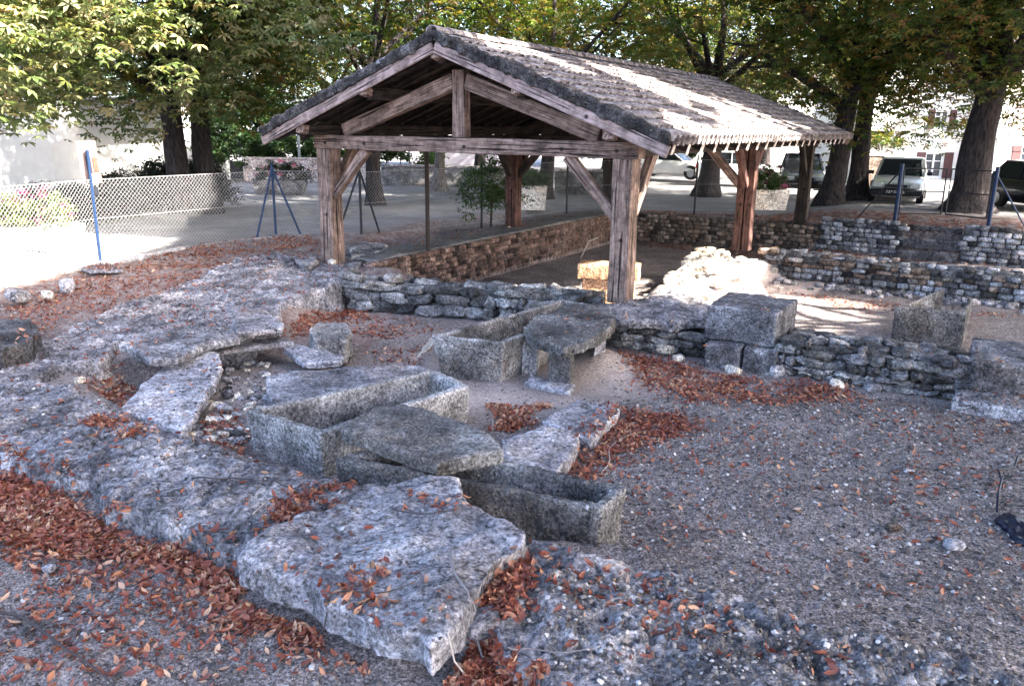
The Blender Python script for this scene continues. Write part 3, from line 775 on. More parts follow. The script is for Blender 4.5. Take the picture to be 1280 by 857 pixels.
# boards and bargeboards
for s_ in (1, -1):
    nb = 9
    for i in range(nb):
        a0 = i/nb; a1 = (i+1)/nb-.004
        u0 = MID+s_*(.02+(SW/2+OE-.04)*a0); u1 = MID+s_*(.02+(SW/2+OE-.04)*a1)
        V = [S(u0, -OG+.05, roof_z(u0)-.15), S(u1, -OG+.05, roof_z(u1)-.15), S(u1, LT+OG-.05, roof_z(u1)-.15), S(u0, LT+OG-.05, roof_z(u0)-.15)]
        V += [(p[0], p[1], p[2]+.025) for p in V]
        mb = MB().add(V, [(0, 1, 2, 3), (7, 6, 5, 4), (0, 4, 5, 1), (1, 5, 6, 2), (2, 6, 7, 3), (3, 7, 4, 0)])
        o = mb.build('roof_board', M['timber_dark'], sh); o.matrix_parent_inverse = Matrix.Translation(-SHB)
    for vv in (-OG, LT+OG):
        e = MID+s_*(SW/2+OE); r_ = MID+s_*.012
        beam('bargeboard', S(e, vv, roof_z(e)-.25), S(r_, vv, roof_z(r_)-.25), .05, .17, M['timber_pale'], rough=.002)
        # mossy mortar verge above the board
        V = []
        for uu in (MID, e):
            zt = roof_z(uu)
            for dv, dz in ((-.06, -.165), (.14, -.165), (.14, .02), (-.06, .02)): V.append(S(uu, vv+dv*(1 if vv < 0 else -1), zt+dz))
        mb = MB().add(V, [(0, 1, 2, 3), (7, 6, 5, 4), (0, 4, 5, 1), (1, 5, 6, 2), (2, 6, 7, 3), (3, 7, 4, 0)])
        o = rock('verge', mb, M['mossrock'], None, .03, .03, 8, recv=False); o.parent = sh; o.matrix_parent_inverse = Matrix.Translation(-SHB)
# tiles
def tile_mat():
    a = N('roof_tile'); P = a.pos(); oi = a.n('ShaderNodeNewGeometry').outputs['Random Per Island']
    c = a.ramp(a.noise(P, 5, 6, .7), [(.34, (.075, .06, .058)), (.5, (.18, .15, .148)), (.64, (.34, .315, .31))])
    c = a.mix(1, c, a.ramp(oi, [(0, .6), (1, 1.35)]), 'MULTIPLY')
    li = a.ramp(a.noise(P, 17, 7, .8), [(.55, 0.), (.64, 1.)]); c = a.mix(li, c, (.52, .5, .49))
    dk = a.ramp(a.noise(P, 26, 5, .7), [(.36, .35), (.46, 1.)]); c = a.mix(1, c, dk, 'MULTIPLY')
    return a.out(c, .9, a.bump(a.noise(P, 50, 4, .7), .6, .012))
M['tile'] = tile_mat()
def tile_geo(r0=.098, r1=.08, L=.43, th=.014, up=1):
    V = []; n = 5
    for x, r in ((0, r0), (L, r1)):
        for rr in (r, r-th):
            for k in range(n+1):
                t_ = math.pi*k/n; V.append((x, rr*math.cos(t_), up*(rr*math.sin(t_)-.03)))
    F_ = []; m = n+1
    for k in range(n):
        F_ += [(k, k+1, 2*m+k+1, 2*m+k), (m+k, 3*m+k, 3*m+k+1, m+k+1), (k, m+k, m+k+1, k+1), (2*m+k, 2*m+k+1, 3*m+k+1, 3*m+k)]
    return np.array(V), F_
TV, TF = tile_geo(); CV, CF = tile_geo(.09, .105, .43, .014, -1)
tile_me = mesh_np('roof_tile', TV, TF, M['tile'], True)
pitch_ang = math.atan(slope)
def tiles():
    near = []; rest_V = []; rest_F = []; n0 = [0]
    SL = (SW/2+OE+.05)/math.cos(pitch_ang)
    rows = int(SL/.345); ncol = int((LT+2*OG)/.212)
    def frame(s_, row, col, cover):
        sdist = row*.345-.04; vv = -OG+.06+col*.212+(0 if cover else .106)
        uu = MID+s_*(SW/2+OE+.05-sdist*math.cos(pitch_ang))
        zz = roof_z(uu)-.045+(.012 if cover else -.03)+random.uniform(-.009, .009)
        p = Vector(S(uu, vv+random.uniform(-.014, .014), zz))
        dx = (-s_*B3*math.cos(pitch_ang)+U3*math.sin(pitch_ang)).normalized(); dy = A3*(1 if s_ > 0 else -1)
        # slight tilt so that each tile rides on the one below
        dx = (dx-.045*U3+random.uniform(-.012, .012)*dy).normalized(); dz = dx.cross(dy).normalized()
        if dz.z < 0: dy = -dy; dz = dx.cross(dy).normalized()
        dy = dz.cross(dx)
        Mx = Matrix((dx, dy, dz)).transposed().to_4x4(); Mx.translation = p; return Mx
    for s_ in (1, -1):
        for col in range(ncol):
            for row in range(rows):
                Mx = frame(s_, row, col, True); p = Mx.translation
                if s_ > 0: near.append((p.length, Mx))
                else: near.append((1e3+p.length, Mx))
                if s_ > 0 and row > 1 and col > 12: pass
                Mc = frame(s_, row, col, False)
                if row < 2 or col < 2:
                    Vn = CV @ np.array(Mc.to_3x3()).T+np.array(Mc.translation)
                    rest_V.append(Vn); rest_F.extend([tuple(i+n0[0] for i in f) for f in CF]); n0[0] += len(Vn)
    near.sort(key=lambda t: t[0])
    for i, (d_, Mx) in enumerate(near):
        if i < 300:
            o = bpy.data.objects.new('roof_tile', tile_me); C.objects.link(o); o.parent = sh; o.matrix_parent_inverse = Matrix.Translation(-SHB); o.matrix_basis = Mx
        else:
            Vn = TV @ np.array(Mx.to_3x3()).T+np.array(Mx.translation)
            rest_V.append(Vn); rest_F.extend([tuple(i_+n0[0] for i_ in f) for f in TF]); n0[0] += len(Vn)
    me = mesh_np('farther_tiles', np.concatenate(rest_V), np.array(rest_F), M['tile'], True)
    o = obj('farther_tiles', me, sh); o.matrix_parent_inverse = Matrix.Translation(-SHB); o['kind'] = 'stuff'
    v_ = -OG-.05
    while v_ < LT+OG:
        Mx = Matrix((A3, U3.cross(A3), U3)).transposed().to_4x4(); Mx.translation = Vector(S(MID, v_, HR+.0+random.uniform(-.005, .005)))
        o = bpy.data.objects.new('ridge_tile', tile_me); C.objects.link(o); o.parent = sh; o.matrix_parent_inverse = Matrix.Translation(-SHB)
        o.matrix_basis = Mx @ Matrix.Diagonal((1, 1.25, 1.1, 1)); v_ += .37
tiles()

# ------------------------------------------------------------------ trees
def compound_leaf(nl=5, L=.2, W=.07):
    """palmate chestnut leaf sharing one centre vertex; drooping leaflets"""
    V = [(0, 0, 0)]; F_ = []
    for k in range(nl):
        t_ = (k/(nl-1)-.5)*R(230); l = L*(1-.28*abs(k/(nl-1)-.5)*2)
        dx, dy = math.cos(t_), math.sin(t_); n_ = len(V)
        V += [(dx*l*.62-dy*W/2, dy*l*.62+dx*W/2, -.1*l), (dx*l, dy*l, -.42*l), (dx*l*.62+dy*W/2, dy*l*.62-dx*W/2, -.1*l)]
        F_ += [(0, n_+2, n_+1), (0, n_+1, n_)]
    return np.array(V), np.array(F_)
def rand_rots(n, tilt=.6):
    az = rng.uniform(0, 2*math.pi, n); ti = np.abs(rng.normal(0, tilt, n)); ta = rng.uniform(0, 2*math.pi, n)
    nz = np.stack([np.sin(ti)*np.cos(ta), np.sin(ti)*np.sin(ta), np.cos(ti)], 1)
    x = np.stack([np.cos(az), np.sin(az), 0*az], 1); x -= nz*(x*nz).sum(1, keepdims=True); x /= np.linalg.norm(x, axis=1, keepdims=True)
    y = np.cross(nz, x)
    return np.stack([x, y, nz], 2)       # columns
def scatter(P, base, faces, Rm, sc):
    n = len(P); k = len(base)
    V = np.einsum('nij,kj->nki', Rm, base)*sc[:, None, None]+P[:, None, :]
    Fq = (faces[None]+np.arange(n)[:, None, None]*k).reshape(-1, faces.shape[1])
    return V.reshape(-1, 3), Fq
LV, LF = compound_leaf(5); LV3, LF3 = compound_leaf(3, .22, .1)
def crown_points(rx, ry, rz, clumps, per, cr=.75, seed=0, low=-.9):
    r_ = np.random.default_rng(seed); c = []
    while len(c) < clumps:
        p = r_.normal(size=3); p /= np.linalg.norm(p); p *= r_.uniform(.45, 1)**.5
        if p[2] < low: continue
        wob = 1+.16*math.sin(5*p[0]+seed)+.12*math.sin(7*p[1]+2*p[2])
        c.append((p[0]*rx*wob, p[1]*ry*wob, p[2]*rz*wob))
    c = np.array(c); P = np.repeat(c, per, 0)
    off = r_.normal(size=P.shape)*cr*np.array([.62, .62, .34]); off[:, 2] -= .12*(off[:, 0]**2+off[:, 1]**2)
    return P+off, c
def crown_mesh(name, P, mat, full=True, size=1., tilt=.55):
    Rm = rand_rots(len(P), tilt); sc = rng.uniform(.75, 1.25, len(P))*size
    V, F_ = scatter(P, LV if full else LV3, LF if full else LF3, Rm, sc)
    return mesh_np(name, V, F_, mat)
CR = [crown_points(5.2, 5.2, 4.6, 200, 34, .85, k+1) for k in range(3)]
CM = [crown_mesh('crown', p, M['leaf']) for p, c in CR]
def trunk_mesh(h, r, lean=(0, 0), limbs=None, seed=0, mat=None, flare=1.5, fork=.55, spread=3.2):
    rr = random.Random(seed); mb = MB(); n = 14; sg = 18
    pts = []; rad = []
    for i in range(n+1):
        t_ = i/n; z = -.3+(h+.3)*t_
        pts.append((lean[0]*t_**1.2+.05*math.sin(t_*5+seed), lean[1]*t_+.05*math.cos(t_*4+seed), z))
        rad.append(r*(1-.35*t_)*(1+(flare-1)*math.exp(-max(0, z+.05)*3.2)))
    mb.tube(pts, rad, sg)
    V = np.array([tuple(v) for v in mb.v]); c = np.repeat(np.array(pts), sg, 0)
    d = V-c; ang = np.arctan2(d[:, 1], d[:, 0])
    k = 1+.10*np.sin(ang*5+seed)*np.exp(-np.maximum(V[:, 2], 0)*1.2)+.05*np.sin(ang*3+V[:, 2]*1.5+seed)+.05*fbm(V*2.2, 3, seed)
    V = c+d*k[:, None]; mb.v = [tuple(v) for v in V]
    top = Vector(pts[-1])
    for j in range(7):
        a_ = j*2*math.pi/7+rr.uniform(-.3, .3); s0 = Vector(pts[-1-rr.randint(0, 4)])
        out = spread*rr.uniform(.7, 1.1); rise = rr.uniform(1.8, 4)
        p1 = s0+Vector((math.cos(a_)*out*.35, math.sin(a_)*out*.35, rise*.4)); p2 = s0+Vector((math.cos(a_)*out, math.sin(a_)*out, rise))
        p3 = p2+Vector((math.cos(a_)*out*.4, math.sin(a_)*out*.4, rr.uniform(-.4, .6)))
        mb.tube([s0, (s0+p1)/2+Vector((0, 0, .1)), p1, p2, p3], [r*.45, r*.36, r*.3, r*.16, r*.05], 7)
        for q in range(2):
            b_ = a_+rr.uniform(-1, 1); p4 = p1.lerp(p2, .6)+Vector((math.cos(b_)*1.8, math.sin(b_)*1.8, rr.uniform(-.3, .9)))
            mb.tube([p1.lerp(p2, .5), p4], [r*.14, r*.03], 5)
    mb.tube([top, top+Vector((.2, .1, 2)), top+Vector((.1, .4, 4))], [r*.55, r*.3, r*.1], 7)
    return mb
def tree(x, y, z, r, label, h=4.2, crown=0, cz=8.2, cs=(1, 1, 1), lean=(0, 0), rot=0, bark='bark', group='chestnut trees round the square', seed=0, cname='chestnut_tree', cmesh=None, flare=1.5):
    t = thing(cname, label, 'tree', (x, y, z), 0, group)
    trunk_mesh(h, r, lean, seed=seed, flare=flare).build('trunk', M[bark], t, True)
    o = obj('crown', cmesh or CM[crown], t); o.location = (lean[0]*1.2, lean[1]*1.2, cz-z); o.rotation_euler = (0, 0, rot); o.scale = cs; o['kind'] = 'stuff'
    return t
def tr(px, py, z, **k):
    x, y = at2(px, py, z); return tree(x, y, z, **k)
tr(228, 270, .42, r=.36, label='thick dark trunked chestnut just behind the left wire fence, left of its twin', crown=0, cz=7.6, seed=1, rot=.4, h=4.6)
tr(262, 268, .42, r=.33, label='thick dark trunked chestnut just behind the left wire fence, right of its twin', crown=1, cz=7.8, seed=2, rot=1.4, cs=(.95, .95, .95), h=4.6)
tr(470, 256, .42, r=.27, label='straight grey trunked chestnut seen through the left front of the shelter', crown=2, cz=7.9, seed=3, rot=2.4, h=4.8)
tr(551, 238, .42, r=.24, label='pale trunked chestnut with spreading root flare in front of the low stone wall', crown=0, cz=8, seed=4, rot=3, bark='bark_pale', flare=2.2)
tr(683, 246, .5, r=.28, label='dark trunked chestnut seen just right of the middle left post', crown=1, cz=8, seed=5, rot=4)
tr(885, 240, .6, r=.42, label='stout dark trunked chestnut in front of the white cars', crown=2, cz=7.9, seed=6, rot=5)
tr(1036, 252, .72, r=.38, lean=(.45, 0), label='leaning chestnut just right of the far end of the shelter', crown=0, cz=8, seed=7, rot=.9)
tr(1068, 248, .72, r=.36, lean=(.1, 0), label='upright very dark chestnut left of the grey hatchback', crown=1, cz=7.9, seed=8, rot=2)
tr(1207, 264, .72, r=.54, lean=(.25, 0), label='broadest chestnut with flared roots behind the blue gate', crown=2, cz=7.4, seed=9, rot=3.7, cs=(1, 1, .95), flare=1.7)
tr(1335, 262, .72, r=.4, label='chestnut whose branches reach in from the right edge of view', crown=0, cz=7.2, seed=10, rot=5.1)
# a far row
for i, (px, Yd, c_) in enumerate(((-260, 36, 1), (215, 58, 2), (340, 50, 0), (420, 48, 1), (600, 44, 2), (760, 41, 0), (850, 50, 1), (960, 42, 2), (1120, 47, 0), (1250, 50, 1))):
    x, y, _ = at_depth(px, 160, Yd)
    tree(x, y, .45, .3, ['tree with a reddish tinge', 'green tree', 'dense tree'][c_]+' in the far row, '+['beyond the left edge', 'behind the twin trunks', 'above the left shelter eave', 'over the left roof slope', 'over the ridge start', 'over the ridge middle', 'over the ridge end', 'over the far eave', 'above the grey hatchback', 'above the broad leaning chestnut'][i],
         crown=c_, cz=8.2+.4*(i % 3), rot=i*1.3, seed=20+i, group='far row of trees', h=4.6, cs=(1.05, 1.05, 1.05))
# a bright tree whose boughs hang in from the left
pN, cN = crown_points(4.9, 4.9, 2.0, 120, 36, .6, 44)
x0, y0 = -12.3, 15.6
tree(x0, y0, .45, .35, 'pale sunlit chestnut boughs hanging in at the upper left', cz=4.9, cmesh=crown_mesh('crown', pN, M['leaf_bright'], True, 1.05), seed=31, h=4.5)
pN2, _ = crown_points(2.6, 2.6, 1.9, 70, 36, .6, 45)
bx, by, bz = at_depth(250, 40, 16.5)
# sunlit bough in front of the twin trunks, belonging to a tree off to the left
tree(-14.6, 19.5, .45, .3, 'sunlit yellow green chestnut in front of the twin trunks', cz=5.6, cmesh=crown_mesh('crown', crown_points(5.4, 3.2, 2.3, 120, 36, .6, 46)[0]+np.array([5.6, .4, 0]), M['leaf_bright'], True, 1.05), seed=32, h=4.5)

# trees outside the view which shade the ruins; their crowns let the sun through where the photograph is sunlit
lit = [(ppx([(955, 370), (1100, 378), (1095, 398), (1050, 415), (985, 412), (960, 395)], 0), 0.),
       (ppx([(795, 318), (960, 318), (975, 350), (960, 385), (880, 385), (800, 368)], .35), .35),
       (ppx([(700, 306), (840, 310), (840, 346), (700, 346)], .42), .42),
       (ppx([(610, 340), (720, 345), (720, 356), (610, 354)], .52), .52),
       ([(-14, 11.5), (-9, 11.5), (-7.9, 14.5), (-7.6, 18.2), (-9.5, 18.6), (-14, 18)], .45),
       ([(-15, 10.5), (-8.3, 10.5), (-5.2, 13), (-4.4, 16.8), (-8, 18.2), (-15, 17)], 4.6)]
sd_ = np.array(SDIR)
def sunlit_mask(P):
    bad = np.zeros(len(P), bool)
    for poly, z in lit:
        t_ = (P[:, 2]-z)/sd_[2]; q = P-sd_*t_[:, None]
        bad |= poly_sd(q[:, 0], q[:, 1], poly) > -.5
    # the stripe down the right-hand roof slope
    # roof plane: z = HR-(u-MID)*slope
    u0, v0 = uv_of(P[:, 0], P[:, 1]); su = sd_[0]*B[0]+sd_[1]*B[1]; sv = sd_[0]*A[0]+sd_[1]*A[1]
    t_ = (P[:, 2]-(HR-(u0-MID)*slope))/(sd_[2]+su*slope)
    uu = u0-su*t_; vv = v0-sv*t_
    wv = vv + .4*np.sin(uu*2.1) + .9*vnoise(np.stack([uu*1.6, vv*1.6, 0*uu], 1), 5)
    on = (t_ > 0) & (uu > MID) & (uu < OE+.2) & (wv > -.3+.95*(uu-MID)) & (wv < 4.4+1.35*(uu-MID))
    on &= vnoise(np.stack([uu*1.1, vv*1.1, 0*uu], 1), 9) > -.45
    return bad | on
SHADE = [(9.5, 3.0, 9.4, 5.6, 1), (14.2, 11.2, 9.4, 5.6, 2), (6.5, -1.8, 9.6, 5.2, 3), (17.5, 19.0, 9.2, 5.4, 4), (13, -5.5, 15.5, 6, 5), (19.5, 4.5, 9, 5.6, 6), (7.2, -6.5, 14.5, 5.6, 7), (13.5, -.5, 16.5, 6.6, 8), (15, 17, 15.5, 6.5, 9), (12.5, 10.5, 15.8, 6, 10), (20.5, 21, 15.5, 6.2, 11), (9.2, 4, 16.5, 6, 12), (1.2, 17.5, 10.8, 5.2, 13), (3.5, -1, 16, 6, 14), (19, 8.5, 20, 6.5, 15)]
for i, (x, y, cz, rr_, sd0) in enumerate(SHADE):
    p, _ = crown_points(rr_, rr_, 3.9, 330, 34, .95, 60+sd0)
    P = p+np.array([x, y, cz]); P = P[~sunlit_mask(P)]
    tx, ty = {12: (12.6, 16.5)}.get(i, (x, y))  # one crown is set far from its trunk, over the shelter, for shade
    tt = tree(tx, ty, .3, .2, 'chestnut standing outside the view, '+['right of the court', 'right of the right wall', 'behind the viewer to the right', 'right of the blue gate', 'tall, behind the viewer and far right', 'far to the right', 'tall, straight behind the viewer', 'tall, beyond the court', 'tall, over the plaza', 'tall, over the bank', 'tall, beyond the gate', 'tall, over the footing', 'its crown added over the shelter to shade the plaza', 'tall, behind the viewer', 'tallest, far right'][i], cz=0.3,
         cmesh=crown_mesh('crown', P-np.array([tx, ty, 0]), M['leaf'], False, 1.6), seed=40+i, h=5.4, group='chestnuts shading the ruins')
    if (tx, ty) != (x, y):
        MB().tube([(0, 0, 4.8), ((x-tx)*.3, (y-ty)*.3, 8), (x-tx, y-ty, cz-.8)], [.24, .18, .06], 8).build('added_bough', M['bark'], tt, True)  # added limb, unseen, joining that trunk to its displaced shade crown
# ------------------------------------------------------------------ fence
def fence():
    t = thing('wire_fence', 'chain link fence on slim blue posts along the left bank and behind the shelter', 'fence', (*at2(125, 322, .5), .45))
    base = Vector(t.location)
    def add(mb, nm, mat):
        o = mb.build(nm, mat, t); o.matrix_parent_inverse = Matrix.Translation(-base); return o
    pl = [(-10.6, 8.5, .4), (*at2(125, 322, .5), .45), (*at2(345, 293, .5), .45), (*at2(452, 296, .42), .42), (*at2(602, 277, .45), .42), (*at2(708, 264, .5), .5), (*at2(868, 263, .6), .6), (*at2(1008, 262, .7), .68)]
    H_ = 1.55
    for i, p in enumerate(pl):
        hh = 2.1 if i in (1,) else (1.75 if i in (2, 3) else 1.7)
        mb = MB().tube([(p[0], p[1], p[2]-.3), (p[0], p[1], p[2]+hh)], .032 if i else .03, 8); add(mb, 'post', M['blue'] if i in (1, 2) else M['darkpost'])
        if i in (2, 3):
            q = Vector(pl[i]); 
            for nb_ in (pl[i-1], pl[i+1]):
                d = (Vector(nb_)-q); d.z = 0; d.normalize()
                mb = MB().tube([q+Vector((0, 0, 1.62)), q+d*.62+Vector((0, 0, -.08))], .026, 8); add(mb, 'brace', M['blue'] if i == 2 else M['darkpost'])
    for i in range(len(pl)-1):
        p = Vector(pl[i]); q = Vector(pl[i+1]); d = q-p; L = Vector((d.x, d.y)).length; dh = Vector((d.x, d.y, 0)).normalized()
        sp = .085; n = int(L/sp); V = []; F_ = []
        wd = .0023 if i < 3 else .0014
        nrm = Vector((-dh.y, dh.x, 0))*wd
        def zb(s): return p.z+(q.z-p.z)*s/L
        def strip(s0, z0, s1, z1, off=0):
            a_ = p+dh*s0; b_ = p+dh*s1; a_.z = z0; b_.z = z1; e = (b_-a_).normalized(); sd = e.cross(nrm.normalized())*wd
            o_ = nrm*off; k = len(V)
            for c_ in (a_, b_):
                V.extend([c_+sd+o_, c_-sd*.5+nrm+o_, c_-sd*.5-nrm+o_])
            F_.extend([(k, k+1, k+4, k+3), (k+1, k+2, k+5, k+4), (k+2, k, k+3, k+5)])
        run = H_*.92
        for j in range(-int(run/sp)-1, n+1):
            s0 = j*sp
            for sg in (1, -1):
                a0, a1 = (s0, s0+run) if sg > 0 else (s0+run, s0)
                # clip to 0..L
                z0, z1 = 0., H_
                sa, sb = a0, a1
                def zz(s): return (s-a0)/(a1-a0)*H_
                lo, hi = max(0, min(sa, sb)), min(L, max(sa, sb))
                if hi-lo < .02: continue
                strip(lo, zb(lo)+zz(lo), hi, zb(hi)+zz(hi), sg*.8)
        add(type('X', (), {})() if False else _mb(V, F_), 'wire_mesh', M['wire'])
        for hz in (.02, H_*.52, H_):
            mb = MB().tube([p+Vector((0, 0, hz)), q+Vector((0, 0, hz))], .0045, 5); add(mb, 'tension_wire', M['wire'])
def _mb(V, F_):
    m = MB(); m.v = [tuple(v) for v in V]; m.f = F_; return m
M['blue'] = plain('blue_paint', (.012, .03, .075), .45, 0, .1, 25, .35)
M['darkpost'] = plain('dark_painted_metal', (.02, .022, .028), .5)
M['wire'] = plain('galvanised_wire', (.33, .33, .34), .6, 0)
M['rust'] = plain('rusty_iron', (.035, .025, .022), .7, .2, .3)
fence()
# notice board on the tall left fence post
bx_, by_ = at2(125, 322, .5); p0_ = Vector((bx_, by_, 0))
nb = thing('notice_board', 'narrow beige notice board fixed to the tall left fence post', 'notice board', (bx_, by_, 2.2))
M['board'] = plain('faded_board', (.3, .2, .17), .7, 0, .1, 8); M['board_dark'] = plain('board_print_dark', (.05, .03, .03), .6); M['board_red'] = plain('board_print_red', (.25, .07, .05), .6)
Rb = Matrix.Rotation(.42, 3, 'Z') @ Matrix.Rotation(-.06, 3, 'Y')
MB().box((-.02, .06, .12), (.33, .03, .8), Rb).build('panel', M['board'], nb); MB().box((-.02, .04, .08), (.09, .012, .32), Rb).build('dark_notice', M['board_dark'], nb)
MB().box((.09, .085, .08), (.08, .012, .28), Rb).build('red_notice', M['board_red'], nb); MB().box((.02, .05, -.42), (.14, .05, .16), Rb).build('bracket_box', M['darkpost'], nb)
# iron prop under the front beam
x, y = at2(535, 314, .5)
tag(MB().tube([(x, y, .3), (x, y, PH-.05)], .045, 10).build('iron_pole', M['rust']), 'dark iron pole standing on the left pit wall under the front beam', 'pole')
# blue gate on the right
def gate():
    a_ = Vector((*at2(1119, 272, .7), .7)); b_ = Vector((*at2(1236, 279, .7), .7)); m_ = Vector((*at2(1178, 273, .7), .7))
    t = thing('metal_gate', 'blue tubular double gate on the plaza edge above the steps', 'gate', a_)
    def add(p, q, r_, nm, mat='blue'):
        o = MB().tube([p, q], r_, 8).build(nm, M[mat], t); o.matrix_parent_inverse = Matrix.Translation(-a_)
    up = lambda h: Vector((0, 0, h))
    add(a_-up(.3), a_+up(1.5), .06, 'gate_post'); add(b_-up(.3), b_+up(1.5), .055, 'gate_post')
    d = (b_-a_).normalized(); h1 = m_-d*.06; h2 = m_+d*.06
    for p, q in ((a_+d*.08, h1), (h2, b_-d*.08)):
        for h in (.12, .75, 1.38): add(p+up(h), q+up(h), .018, 'rail', 'darkpost')
        add(p+up(.12), p+up(1.38), .018, 'stile', 'darkpost'); add(q+up(.12), q+up(1.38), .022, 'stile', 'darkpost')
    add(a_+up(1.35), a_-d*.95, .02, 'stay', 'darkpost'); add(b_+up(1.3), b_+d*.85+up(-.05), .02, 'stay')
gate()
# kerb of low stones along the fence
kb = thing('kerb', 'low concrete kerb under the left wire fence', 'kerb', (*at2(125, 326, .45), .4))
kp = [at2(-60, 360, .5), at2(0, 350, .5), at2(60, 339, .5), at2(120, 330, .5), at2(170, 320, .5), at2(230, 309, .5), at2(300, 300, .5), at2(345, 296, .5)]
for i in range(len(kp)-1):
    p = Vector((*kp[i], .42)); q = Vector((*kp[i+1], .42)); e = (q-p).normalized()*.01
    o = rock('kerb_stone', MB().bar(p+e, q-e, .16, .2), M['kerb'], None, .05, .015, 3, recv=False); o.parent = kb; o.matrix_parent_inverse = Matrix.Translation(-Vector(kb.location))
# flat flag by the kerb, rubble heaps on the bank
slab('flagstone', [(100, 334), (120, 328), (145, 330), (152, 337), (110, 339)], .52, .06, M['slab'], 'flat grey flagstone beside the left fence post', amp=.01, vox=.03)
slab('stone_heap', [(255, 338), (300, 325), (340, 316), (362, 318), (368, 328), (330, 336), (275, 342)], .56, .16, M['footing'], 'low heap of weathered masonry on the leafy bank', 'rubble', amp=.05, vox=.035)
slab('stone_heap', [(366, 322), (395, 316), (398, 326), (380, 333)], .6, .2, M['footing'], 'small rough stone against the left front post', 'rubble', amp=.04, vox=.03)
slab('stone_heap', [(436, 308), (470, 302), (485, 306), (478, 313), (440, 320)], .55, .12, M['footing'], 'flat dark rubble right of the left front post', 'rubble', amp=.03, vox=.035)
slab('thin_slab', [(520, 441), (536, 422), (545, 420), (540, 436)], .25, .04, M['pale'], 'thin pale sliver leaning on the end of the back sarcophagus', tilt=(.5, 0), amp=.004, vox=.02)
# loose stones one can pick out
loose = thing
def loose_stone(px, py, z, s, mat, label, flat=.6):
    x, y = at2(px, py, z); st = random.choice(ROUGH).copy(); st.materials.append(mat)
    o = bpy.data.objects.new('loose_stone', st); C.objects.link(o); o.location = (x, y, z+s*flat*.35); o.scale = (s, s*random.uniform(.7, .9), s*flat); o.rotation_euler = (random.uniform(-.3, .3), random.uniform(-.3, .3), random.uniform(0, 6))
    return tag(o, label, 'stone', 'loose stones')
LS = [(832, 440, .02, .24, 'pale', 'largest pale loose stone at the foot of the post wall'), (848, 450, 0, .15, 'pale', 'white loose stone right beside the largest pale one'),
      (916, 467, 0, .2, 'pale', 'white oval stone in front of the ashlar pier'), (966, 468, 0, .26, 'slab', 'grey wedge stone against the right corner of the pier'),
      (1010, 470, 0, .24, 'pale', 'pale angular stone at the foot of the right wall'), (1040, 470, 0, .34, 'ashlar', 'dark flat stone leaning on the right wall'),
      (1068, 478, 0, .26, 'slab', 'grey stone right of the dark flat stone'), (1046, 484, 0, .16, 'pale', 'small white stone in the leaves before the right wall'),
      (1192, 684, 0, .13, 'slab', 'bluish stone alone on the gravel, near the black bag'), (1116, 661, 0, .1, 'rubble_brown', 'brown stone alone on the gravel'),
      (1134, 590, 0, .07, 'slab', 'small round stone on the open gravel'), (262, 684, .2, .12, 'pale', 'white stone in the leaf drift beside the big slab'),
      (62, 713, .15, .08, 'slab', 'pale flat stone at the lower left on bare soil'), (700, 577, .05, .09, 'slab', 'small stone beside the flat slab'),
      (285, 495, .1, .14, 'slab', 'rounded stone in the rubble right of the tilted slab'), (278, 512, .1, .13, 'slab', 'second rounded stone right of the tilted slab'),
      (100, 478, .3, .12, 'pale', 'white stone on the inner edge of the hollow'), (262, 488, .12, .1, 'pale', 'small pinkish stone at the tilted slab edge'),
      (84, 362, .42, .3, 'footing', 'grey stone on the leafy bank'), (60, 372, .42, .2, 'pale', 'white stone on the leafy bank'), (22, 374, .42, .3, 'footing', 'low grey stone on the left of the bank'),
      (415, 330, .5, .16, 'pale', 'white chip before the left front post'), (890, 458, 0, .12, 'slab', 'small stone at the left foot of the pier'), (1090, 488, 0, .18, 'slab', 'grey stone before the middle of the right wall'),
      (603, 788, .3, .2, 'slab', 'wedge of stone between big slab and footing')]
for a_ in LS: loose_stone(a_[0], a_[1], a_[2], a_[3], M[a_[4]], a_[5])
slab('foreground_slab', [(632, 812), (655, 795), (700, 792), (760, 790), (800, 800), (860, 812), (1000, 850), (1080, 905), (760, 900), (730, 850), (690, 832)], .3, .16, M['footing'], 'broad flat bedrock slab at the bottom edge, right of the leaf drift', amp=.03, scale=2.5)
# rubble lying on the sunlit mound
mr = thing('rubble_pile', 'sunlit pale rubble strewn on the mound right of the front post', 'rubble', S(.4, 3.4, .2))
mp = []
for i in range(190):
    uu = random.gauss(.35, .5); vv = random.uniform(.3, 6.6); x, y, _ = S(uu, vv); s_ = .05+.2*random.random()**2
    mp.append((x, y, ground_z(x, y)+s_*.12, s_, s_*.8, s_*.5))
place_pieces(mp, mr, COARSE, [M['pale']], Vector((1, 0, 0)), 300, 1.2)
mr2 = thing('rubble_pile', 'dark fallen stones at the foot of the long low rubble wall', 'rubble', S(4, 5.6, 0))
mp = []
for i in range(120):
    uu = random.uniform(.9, 8); vv = 6.0-abs(random.gauss(0, .28)); x, y, _ = S(uu, vv); s_ = random.uniform(.08, .22)
    mp.append((x, y, ground_z(x, y)+s_*.12, s_, s_*.8, s_*.55))
place_pieces(mp, mr2, COARSE, [M['rubble'], M['slab']], Vector((1, 0, 0)), 300, 1.2)
mr3 = thing('rubble_pile', 'small rubble filling the hollow between tilted slab and sarcophagus', 'rubble', at(290, 490, .1))
mp = []
for i in range(170):
    px_, py_ = random.uniform(235, 335), random.uniform(440, 555); x, y = at2(px_, py_, .1); s_ = random.uniform(.04, .13)
    mp.append((x, y, ground_z(x, y)+s_*.15, s_, s_*.8, s_*.5))
place_pieces(mp, mr3, COARSE, [M['slab'], M['pale'], M['rubble']], Vector((1, 0, 0)), 300, 1.4)

